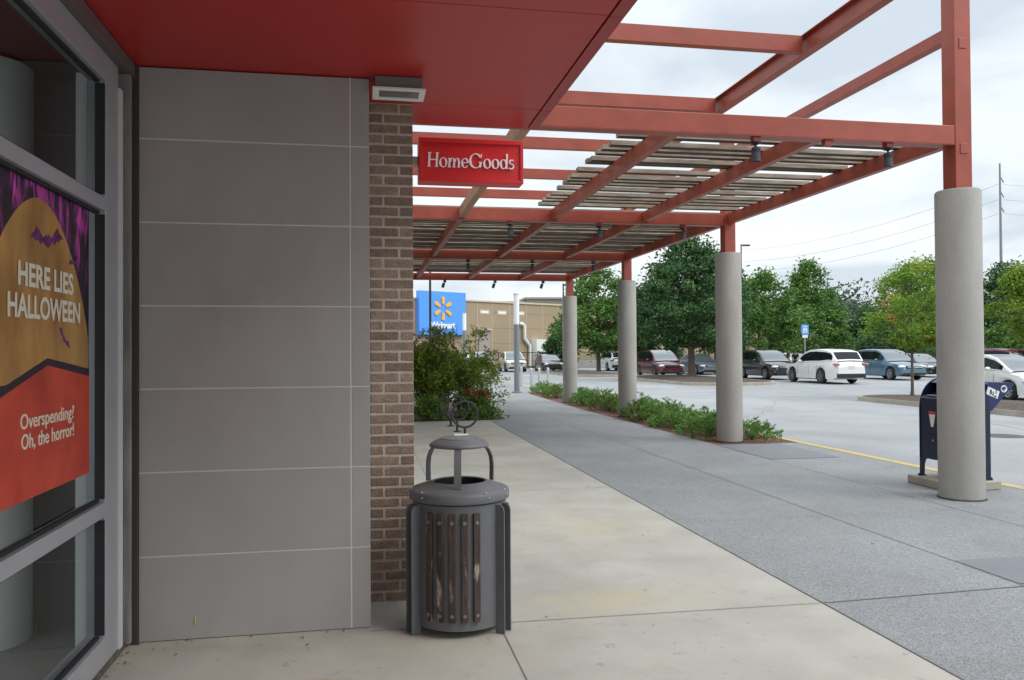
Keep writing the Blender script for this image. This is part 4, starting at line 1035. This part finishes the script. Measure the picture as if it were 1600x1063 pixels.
for (x, label_) in ((8.6, 1), (11.0, 2), (13.6, 3)):
    s_ = MB(); s_.box(x - .66, x + .66, -.03, -.001, 5.38, 5.86); o = s_.build('service_sign', m_trim, bs)
    q = MB(); q.box(x - .5, x + .5, -.05, -.031, 5.52, 5.72, .005); q.build('sign_lettering_bar', m_white, o)
MB().box(7.8, 9.3, -.05, -.001, 1.2, 3.75).build('roller_door', M('greyish door', (.36, .31, .29), .6), bs)
MB().box(7.7, 9.4, -.3, -.051, 3.76, 3.92).build('door_canopy', m_trim, bs)
dp = MB(); dp.tube([(13.5, -.1, 4.5), (13.7, -.25, 4.5), (14.0, -.25, 4.3), (14.0, -.25, 3.0), (14.8, -.25, 2.2), (14.8, -.25, .0)], .18, 12); dp.build('downpipe', m_whitemetal, bs, smooth=60)
MB().box(15.2, 16.9, -.9, -.002, 0, 2.85, .02).build('utility_cabinet', m_whitemetal, bs)
# raised kerb wall and railing
rw = MB().box(19.6, 42, 77.6, 78.1, ROAD - .02, .62, .02).build('low_wall', m_wallgrey); tag(rw, 'low grey block wall behind the far parked cars', 'wall')
rl = empty('railing', 'thin dark railing in front of the tan store', 'railing', (11, 78.6, ROAD))
MB().box(0, 12, -.03, .03, 1.58, 1.64).build('top_rail', m_carblack, rl)
for k in range(7): MB().box(k * 2 - .03, k * 2 + .03, -.03, .03, 0, 1.58).build('post', m_carblack, rl)
pk = MB()
for k in range(100): pk.box(k * .12 + .01, k * .12 + .03, -.01, .01, .1, 1.58)
pk.build('pickets', m_carblack, rl)

# farther buildings
fb = empty('far_store', 'pale distant building with dark window awnings above the tan store roof', 'building', (36, 140, 0), R(-3))
MB().box(-7.5, 9, 0, 20, -.2, 10.9).box(-14, -7.51, .6, 20, -.2, 10.2).build('wall', m_farwall, fb)
MB().box(-8, 9.5, -.6, 20.4, 10.901, 11.2).box(-14.5, -8.01, 0, 20.4, 10.201, 10.5).build('roof', m_roofgrey, fb)
MB().box(-5, 3, -1.2, -.01, 9.6, 9.9).build('awning', m_carblack, fb); MB().box(4.5, 7, -1.2, -.01, 9.6, 9.9).build('awning', m_carblack, fb)
fb2 = empty('far_brick_building', 'distant brick building with pale roof seen between the trees', 'building', (98, 150, 0), R(-8))
MB().box(-6, 9, 0, 15, -.2, 6.4).build('wall', m_farbrick, fb2); MB().box(-6.4, 9.4, -.4, 15.4, 6.401, 7.7, .05).build('roof', m_roofgrey, fb2)
fb3 = empty('far_tan_building', 'tan building glimpsed low through the trees left of the third column', 'building', (22, 112, 0), 0)
MB().box(0, 40, 0, 15, -.2, 5.2).build('wall', m_tan, fb3); MB().box(-.2, 40.2, -.2, 15.2, 5.201, 5.5).build('parapet', m_trim, fb3)

# parking sign
ps = empty('parking_sign', 'blue and white parking sign on a thin post behind the black car', 'sign', (29.3, 50, ROAD))
MB().tube([(0, .03, 0), (0, .03, 3.4)], .035, 8).build('post', m_greymetal, ps, smooth=60)
MB().box(-.27, .27, -.02, 0, 2.75, 3.42, .004).build('sign_plate', m_blue, ps)
MB().box(-.155, .155, -.026, -.0205, 2.86, 3.18, .002).build('pale_square', m_sticker, ps)
sy = MB(); sy.ell((0, -.028, 3.11), (.03, .004, .03), 8, 5); sy.tube([(-.02, -.028, 3.07), (-.01, -.028, 2.99), (.06, -.028, 2.985), (.09, -.028, 2.91)], .014, 6); sy.tube([(.05 * math.cos(R(a)) - .02, -.028, 2.95 + .06 * math.sin(R(a))) for a in range(120, 370, 25)], .01, 6)
sy.build('wheelchair_symbol', m_blue, ps)
MB().box(-.2, .2, -.022, -.0, 2.53, 2.72, .003).build('lower_plate', m_sticker, ps)
MB().box(-.16, .16, -.027, -.0221, 3.25, 3.33).build('plate_band', m_sticker, ps)

# ------------------------------------------------------------------ cars
def interp(pts, u):
    if u <= pts[0][0]: return pts[0][1]
    for (a, va), (b, vb) in zip(pts, pts[1:]):
        if a <= u <= b:
            t = (u - a) / max(b - a, 1e-6); t = t * t * (3 - 2 * t) * .35 + t * .65
            return va + (vb - va) * t
    return pts[-1][1]
SUV = dict(L=4.75, W=1.88, H=1.72, wb=2.75, R=.36, fo=.92, upper=[(0, .62), (.03, .78), (.10, .93), (.29, 1.04), (.34, 1.06), (.90, 1.10), (.97, 1.06), (1, .85)],
           roof=[(.24, 1.04), (.42, 1.60), (.50, 1.69), (.70, 1.70), (.86, 1.65), (.90, 1.60), (.985, 1.08)], clear=.24)
SEDAN = dict(L=4.75, W=1.82, H=1.46, wb=2.75, R=.33, fo=.93, upper=[(0, .52), (.03, .66), (.12, .80), (.27, .91), (.33, .93), (.80, .99), (.95, 1.01), (1, .74)],
             roof=[(.25, .90), (.44, 1.38), (.52, 1.45), (.66, 1.44), (.76, 1.33), (.90, 1.0)], clear=.18)
VAN = dict(L=5.1, W=1.98, H=1.76, wb=3.05, R=.35, fo=.95, upper=[(0, .58), (.03, .74), (.10, .92), (.22, 1.03), (.27, 1.06), (.90, 1.08), (.97, 1.04), (1, .85)],
           roof=[(.17, 1.02), (.36, 1.60), (.45, 1.73), (.70, 1.74), (.88, 1.69), (.92, 1.62), (.99, 1.08)], clear=.19)
HATCH = dict(L=4.15, W=1.74, H=1.50, wb=2.55, R=.32, fo=.85, upper=[(0, .52), (.03, .68), (.11, .86), (.24, .97), (.29, 1.0), (.88, 1.02), (.97, .98), (1, .75)],
             roof=[(.18, .95), (.38, 1.40), (.47, 1.49), (.66, 1.49), (.84, 1.42), (.88, 1.37), (.985, 1.0)], clear=.18)
def car(label, x, y, rear_view, spec, pmat, cat='car', rim=None, name='parked_car', group='cars in the parking lot', lower=None, detail=True, chrome=True, rails=False, rz=0.0):
    """local: +Y is the rear, front points to -Y (toward the viewer when not turned)"""
    S = spec; L_, W_, H_ = S['L'], S['W'], S['H']; t = empty(name, label, cat, (x, y, ROAD + .004), (PI if rear_view else 0) + rz, group)
    fr_, rr_ = S['fo'] / L_, (S['fo'] + S['wb']) / L_; RA = S['R'] * 1.15
    us = sorted(set([0, .008, .02, .04, .07, .10, .5, .93, .96, .98, .992, 1] + [i / 22 for i in range(23)] + [c + s * RA * k / L_ for c in (fr_, rr_) for k in (.2, .5, .75, .92, 1.0, 1.03) for s in (-1, 1)] + [fr_, rr_]))
    us = [u for u in us if 0 <= u <= 1]
    def hw(u):
        e = abs(2 * u - 1); return W_ / 2 * (1 - .20 * e ** 7 - .05 * e ** 2)
    mb = MB(); rows = []
    for u in us:
        w = hw(u); zu = interp(S['upper'], u); e = abs(2 * u - 1)
        zb = S['clear'] + .12 * max(0, (e - .86) / .14)
        for c in (fr_, rr_):
            d = (u - c) * L_
            if abs(d) < RA: zb = max(zb, S['R'] + math.sqrt(RA * RA - d * d) * .99)
        zs_ = max(zu - .13, zb + .05)
        sec = [(0, zb), (w * .80, zb), (w * .955, zb + .01), (w * .985, zb + .4 * (zs_ - zb)), (w, zb + .62 * (zs_ - zb)), (w * .985, zs_), (w * .945, zu - .03), (w * .86, zu), (0, zu + .035)]
        rows.append([(a, (u - .5) * L_, z) for a, z in sec] + [(-a, (u - .5) * L_, z) for a, z in reversed(sec[1:-1])])
    n = len(rows[0]); vs_ = [p for r_ in rows for p in r_]; fs_ = []
    for i in range(len(rows) - 1):
        for k in range(n): fs_.append((i * n + k, i * n + (k + 1) % n, (i + 1) * n + (k + 1) % n, (i + 1) * n + k))
    fs_.append(tuple(range(n))); fs_.append(tuple(reversed([(len(rows) - 1) * n + k for k in range(n)])))
    mb.add(vs_, fs_)
    # greenhouse
    rp = S['roof']; ua, ub_ = rp[0][0], rp[-1][0]; gu = sorted(set([ua + (ub_ - ua) * i / 18 for i in range(19)] + [p[0] for p in rp]))
    gu = sorted(set(gu + [rp[-2][0] + (ub_ - rp[-2][0]) * q for q in (.1, .25, .4, .55, .7, .85)] + [rp[0][0] + (rp[1][0] - rp[0][0]) * q for q in (.1, .3, .5, .7, .9)]))
    uf, ur = rp[2][0], rp[-2][0]            # windscreen top, start of rear glass
    wind = MB(); rear = MB(); side = MB(); grows = []
    for u in gu:
        zr = interp(rp, u); zb = interp(S['upper'], u) - .01; w = hw(u); k = min(1, max(0, (zr - zb) / (H_ - 1.0)))
        wb_ = w * .93; wr = wb_ - (.17 * W_ / 1.88) * k - .02
        P = lambda q: (wb_ + (wr - wb_) * q, zb + (zr - zb) * q)
        sec = [(wb_, zb), P(.10), P(.84), (wr, zr - .0), (wr * .90, zr + .018), (0, zr + .04)]
        grows.append([((a), (u - .5) * L_, z) for a, z in sec])
    for i in range(len(gu) - 1):
        a, b = grows[i], grows[i + 1]; um = (gu[i] + gu[i + 1]) / 2
        for s in (1, -1):
            for k in range(5):
                q = [a[k], a[k + 1], b[k + 1], b[k]]; q = [(p[0] * s, p[1], p[2]) for p in q]
                if k == 4 and um < uf: tgt = wind
                elif k == 4 and um > ur + (ub_ - ur) * .08 and um < ub_ - (ub_ - ur) * .18: tgt = rear
                elif k == 1 and gu[i] > ua + .06 and gu[i + 1] < ub_ - .045: tgt = side
                else: tgt = mb
                tgt.add(q, [(0, 1, 2, 3)])
    bm = bmesh.new()
    body = mb.build('body', pmat, t, fix=False)
    bm.from_mesh(body.data); bmesh.ops.remove_doubles(bm, verts=bm.verts, dist=.0008); bmesh.ops.recalc_face_normals(bm, faces=bm.faces); bm.to_mesh(body.data); bm.free()
    body.data.polygons.foreach_set('use_smooth', [True] * len(body.data.polygons)); body.data.set_sharp_from_angle(angle=R(32))
    def fin_(m_, nm, mt):
        if not m_.f: return
        o = m_.build(nm, mt, t, fix=False); b2 = bmesh.new(); b2.from_mesh(o.data); bmesh.ops.remove_doubles(b2, verts=b2.verts, dist=.0008); bmesh.ops.recalc_face_normals(b2, faces=b2.faces); b2.to_mesh(o.data); b2.free()
        o.data.polygons.foreach_set('use_smooth', [True] * len(o.data.polygons)); return o
    fin_(wind, 'windscreen', m_windscreen); fin_(rear, 'rear_window', m_carglass); fin_(side, 'side_windows', m_carglass)
    yF, yR = -L_ / 2, L_ / 2
    # dark sill and bumpers
    sk = MB(); sk.box(-W_ * .47, W_ * .47, yF + S['fo'] + RA, yF + S['fo'] + S['wb'] - RA, S['clear'] - .03, S['clear'] + .10, .02); sk.build('sill', m_carblack if lower is None else lower, t)
    wl = MB()
    for c in (fr_, rr_):
        yc = (c - .5) * L_; wl.box(-W_ * .40, W_ * .40, yc - RA * .9, yc + RA * .9, S['R'] - .1, S['R'] + RA * .95)
    wl.build('wheel_wells', m_carblack, t)
    # door seams as thin dark strips on the flank
    if detail:
        ds = MB()
        for s in (-1, 1):
            for u in (fr_ + .135, fr_ + .135 + .215, rr_ - .06):
                zu = interp(S['upper'], u); w = hw(u) + .002
                ds.box(s * w - .004, s * w + .002, (u - .5) * L_ - .003, (u - .5) * L_ + .003, S['clear'] + .2, zu - .12)
        ds.build('door_seam', m_carblack, t)
        dh = MB()
        for s in (-1, 1):
            for u in (fr_ + .30, rr_ - .09): dh.box(s * (hw(u)) - .015, s * (hw(u)) + .015, (u - .5) * L_ - .09, (u - .5) * L_ + .09, interp(S['upper'], u) - .23, interp(S['upper'], u) - .195, .008)
        dh.build('door_handle', pmat, t)
    # wheels
    for c in (fr_, rr_):
        for s in (-1, 1):
            yc = (c - .5) * L_; xo = s * (W_ / 2 - .03); xi = s * (W_ / 2 - .25); r_ = S['R']
            prof = [(r_ * .66, 0), (r_ * .93, .0), (r_, .04), (r_, .18), (r_ * .93, .22), (r_ * .5, .22)]
            wm_ = MB(); wm_.lathe(prof, n=28); wm_.v = [(xo - s * v[2], yc + v[0], r_ + v[1]) for v in wm_.v]
            w_o = wm_.build('wheel', m_tyre, t, smooth=40)
            rm = MB(); rm.lathe([(r_ * .60, .012), (r_ * .67, .004), (r_ * .67, .03), (r_ * .6, .05)], n=28)
            rm.lathe([(0, .022), (r_ * .16, .025), (r_ * .18, .045)], n=14)
            for k in range(5):
                a = 2 * PI * k / 5 + .3; ca, sa = math.cos(a), math.sin(a)
                for (ta, tb_) in ((-.05, -.02), (.02, .05)):
                    q = [(r_ * .12, ta * .7), (r_ * .12, tb_ * .7), (r_ * .63, tb_ * 1.5), (r_ * .63, ta * 1.5)]
                    rm.prism([(ca * g - sa * h, sa * g + ca * h) for g, h in q], lambda a_, b_, d: (a_, b_, d), .016, .045)
            rm.v = [(xo - s * v[2], yc + v[0], r_ + v[1]) for v in rm.v]; rm.build('rim', rim or m_rim, w_o, smooth=40)
            bk = MB(); bk.lathe([(0, .06), (r_ * .66, .06)], n=20); bk.v = [(xo - s * v[2], yc + v[0], r_ + v[1]) for v in bk.v]; bk.build('brake_disc', m_carblack, w_o, fix=False)
    # lamps, grille, bumper, plates, mirrors
    zf = S['upper'][1][1]; zh = zf - .02
    for s in (-1, 1):
        h = MB(); h.ell((s * W_ * .355, yF + .20, zh), (.19, .21, .075), 14, 8, Matrix.Rotation(s * R(-30), 3, 'Z') @ Matrix.Rotation(R(8 * s), 3, 'Y')); h.build('headlight', m_headlight, t, smooth=60)
        zt_ = S['upper'][-2][1] - .14
        h = MB(); h.ell((s * W_ * .385, yR - .12, zt_), (.25, .15, .07), 14, 8, Matrix.Rotation(s * R(28), 3, 'Z')); h.build('tail_light', m_taillight, t, smooth=60)
        h = MB(); h.ell((s * (W_ / 2 + .075), (uf - .5) * L_ - L_ * .09, interp(S['upper'], ua + .05) + .07), (.11, .07, .075), 12, 8); h.build('wing_mirror', pmat, t, smooth=60)
        h = MB(); h.ell((s * W_ * .36, yF + .075, zh - .30), (.08, .04, .045), 10, 6); h.build('fog_lamp', m_headlight, t, smooth=60)
    g = MB(); g.box(-W_ * .27, W_ * .27, yF - .012, yF + .06, zh - .10, zh + .045, .02); g.box(-W_ * .36, W_ * .36, yF - .006, yF + .07, S['clear'] + .05, S['clear'] + .19, .02); g.build('grille', m_carblack, t)
    if chrome:
        g = MB()
        for k in range(3): g.box(-W_ * .25, W_ * .25, yF - .024, yF - .011, zh - .07 + .045 * k, zh - .052 + .045 * k, .003)
        g.build('grille_bar', m_chrome, t)
    b_ = MB(); b_.box(-W_ * .40, W_ * .40, yR - .07, yR + .012, S['clear'] + .08, S['clear'] + .30, .03); b_.build('rear_bumper', m_carblack if lower is None else lower, t)
    MB().box(-.16, .16, yR - .01, yR + .018, .78, .94, .004).build('licence_plate', m_plate, t)
    if rails:
        for s in (-1, 1): MB().tube([(s * W_ * .35, (uf - .5) * L_ + .1, H_ - .02), (s * W_ * .36, (uf - .5) * L_ + .25, H_ + .05), (s * W_ * .36, (ur - .5) * L_ - .2, H_ + .03), (s * W_ * .35, (ur - .5) * L_, H_ - .04)], .018, 6).build('roof_rail', m_carblack, t)
    return t
def shift(spec, **k): d = dict(spec); d.update(k); return d
p_white = paint('white car paint', (.74, .75, .74)); p_black = paint('black car paint', (.012, .016, .016)); p_blue = paint('steel blue car paint', (.085, .17, .235), .25)
p_maroon = paint('maroon car paint', (.085, .008, .014), .2); p_grey = paint('slate grey car paint', (.16, .19, .22), .4); p_dark = paint('charcoal car paint', (.02, .024, .028)); p_cream = paint('cream car paint', (.58, .54, .46)); p_red = paint('dark red car paint', (.16, .015, .03), .1); p_silver = paint('silver car paint', (.45, .47, .48), .5)
def at(fx, fy, spec, side=-1): return fx + spec['W'] / 2 * (-side) - .03, fy - spec['fo'] + spec['L'] / 2
x_, y_ = at(22.80, 43.3, SUV); car('black SUV parked facing the walkway right of the second column', x_, y_, False, SUV, p_black)
S2 = shift(SUV, L=4.95, W=1.95, H=1.76, R=.385, upper=[(0, .62), (.03, .80), (.10, .95), (.29, 1.06), (.34, 1.07), (.72, 1.11), (.88, 1.19), (.965, 1.13), (1, .86)], roof=[(.25, 1.04), (.40, 1.58), (.49, 1.71), (.62, 1.735), (.78, 1.69), (.875, 1.61), (.975, 1.15)]); car('white SUV seen from behind, rear window and red tail lights, near the pavement', 22.68 + .96, 38.56, True, S2, p_white, rim=m_rimdark, rails=False)
x_, y_ = at(28.85, 40.5, SUV); car('steel blue SUV facing the viewer behind the thin tree trunk', x_, y_, False, SUV, p_blue, lower=m_carblack)
x_, y_ = at(21.15, 23.55, HATCH); car('white hatchback at the right edge behind the mailbox', x_, y_, False, HATCH, p_white)
x_, y_ = at(18.98, 51.2, VAN); car('maroon minivan with dark lower grille right of the third column', x_, y_, False, VAN, p_maroon, 'minivan', rim=m_rimdark, chrome=False)
x_, y_ = at(23.0, 53.7, SEDAN); car('slate grey sedan behind the dark round tree trunk', x_, y_, False, SEDAN, p_grey)
car('white SUV seen from behind just left of the third column', 20.25 + .95, 67.0 - 1.0 + 1.4, True, SUV, p_white)
x_, y_ = at(14.76, 66.6, SEDAN); car('charcoal sedan facing the bollards in front of the tan store', x_, y_, False, SEDAN, p_dark)
x_, y_ = at(11.6, 66.9, SUV); car('cream SUV partly behind the grey and white light column', x_, y_, False, shift(SUV, H=1.66), p_cream)
x_, y_ = at(8.8, 66.2, SUV); car('dark SUV half hidden behind the arching shrub', x_, y_, False, SUV, p_dark)
x_, y_ = at(33.5, 44.2, SEDAN); car('black sedan between the blue SUV and the nearest column', x_, y_, False, SEDAN, p_black)
car('dark red SUV showing only its roof and rear window above the white hatchback', 35.9, 41.0, True, SUV, p_red)
x_, y_ = at(36.6, 38.0, SEDAN); car('silver sedan at the right edge behind the white hatchback', x_ + 1.6, y_ - 1.2, False, SEDAN, p_silver)
car('white sedan behind the two people and the black SUV', 34.9, 61.5, False, SEDAN, p_white)
car('white van roof far behind the dark red SUV', 52.6, 61.5, False, shift(VAN, H=2.1, roof=[(.17, 1.1), (.30, 1.75), (.36, 2.05), (.70, 2.08), (.92, 2.05), (.96, 1.98), (.995, 1.1)]), p_white, 'van')
car('white SUV tucked behind the arching shrub sprays', 8.5, 73.5, False, SUV, p_white)
car('white SUV roof just behind the blue SUV', 35.3, 50.2, False, shift(SUV, H=1.86), p_white, rails=True)

# ------------------------------------------------------------------ two people standing by the cars
def person(x, y, rz, label, hair, h=1.75):
    t = empty('person', label, 'person', (x, y, ROAD + .004), rz, 'people standing beside the parked cars'); k = h / 1.75
    def skin(name, verts, edges, rad, mat, root=0, sub=1):
        me = bpy.data.meshes.new(name); me.from_pydata([tuple(c * k for c in v) for v in verts], edges, [])
        o = bpy.data.objects.new(name, me); col.objects.link(o)
        m = o.modifiers.new('s', 'SKIN'); m.use_smooth_shade = True
        for i, r_ in enumerate(rad):
            sv = me.skin_vertices[0].data[i]; sv.radius = (r_ * k, r_ * k * .9); sv.use_root = (i == root)
        s = o.modifiers.new('u', 'SUBSURF'); s.levels = sub; s.render_levels = sub
        bpy.context.view_layer.update()
        m2 = bpy.data.meshes.new_from_object(o.evaluated_get(bpy.context.evaluated_depsgraph_get())); bpy.data.objects.remove(o)
        m2.materials.clear(); m2.materials.append(mat); m2.polygons.foreach_set('use_smooth', [True] * len(m2.polygons))
        q = bpy.data.objects.new(name, m2); col.objects.link(q); q.parent = t; return q
    V = [(0, 0, .95), (0, .01, 1.15), (0, .01, 1.38), (0, 0, 1.50), (0, -.015, 1.60), (0, -.02, 1.69)]
    Rr = [.135, .125, .14, .055, .085, .085]; Ed = [(0, 1), (1, 2), (2, 3), (3, 4), (4, 5)]
    for s in (-1, 1):
        b = len(V); V += [(s * .19, .01, 1.41), (s * .25, .02, 1.15), (s * .24, -.05, .92), (s * .24, -.08, .84)]; Rr += [.06, .046, .034, .034]; Ed += [(2, b), (b, b + 1), (b + 1, b + 2), (b + 2, b + 3)]
        for f_ in range(5):
            c = len(V); dx = (-.03 + .016 * f_); L2 = (.06, .085, .09, .085, .065)[f_]
            V += [(s * .24 + .01 * (f_ - 2), -.09 + dx * .6, .81), (s * .24 + .014 * (f_ - 2), -.10 + dx, .81 - L2)]; Rr += [.010, .008]; Ed += [(b + 3, c), (c, c + 1)]
        b = len(V); V += [(s * .10, 0, .88), (s * .11, -.01, .48), (s * .11, .02, .08), (s * .12, -.14, .04)]; Rr += [.09, .06, .042, .04]; Ed += [(0, b), (b, b + 1), (b + 1, b + 2), (b + 2, b + 3)]
    skin('body', V, Ed, Rr, m_skin)
    skin('shirt', [(0, 0, .92), (0, .01, 1.15), (0, .01, 1.40), (.20, .01, 1.42), (.255, .02, 1.18), (-.20, .01, 1.42), (-.255, .02, 1.18)], [(0, 1), (1, 2), (2, 3), (3, 4), (2, 5), (5, 6)], [.16, .15, .155, .08, .065, .08, .065], m_cloth)
    skin('trousers', [(0, 0, .95), (.10, 0, .86), (.11, -.01, .48), (.11, .02, .10), (-.10, 0, .86), (-.11, -.01, .48), (-.11, .02, .10)], [(0, 1), (1, 2), (2, 3), (0, 4), (4, 5), (5, 6)], [.155, .11, .08, .065, .11, .08, .065], m_jeans)
    MB().ell((0, .02 * k, 1.685 * k), (.098 * k, .11 * k, .095 * k), 14, 9).build('hair', hair, t, smooth=60)
    ft_ = MB(); ft_.ell((-.032 * k, -.10 * k, 1.655 * k), (.012, .008, .008), 6, 4); ft_.ell((.032 * k, -.10 * k, 1.655 * k), (.012, .008, .008), 6, 4); ft_.build('eyes', m_carblack, t)
    MB().ell((0, -.112 * k, 1.625 * k), (.012, .018, .022), 8, 5).build('nose', m_skin, t, smooth=60)
person(31.2, 55.6, R(70), 'person with short dark hair in black top behind the black SUV', m_hair1, 1.80)
person(32.0, 56.0, R(-60), 'person with auburn hair in dark top behind the black SUV', m_hair2, 1.70)
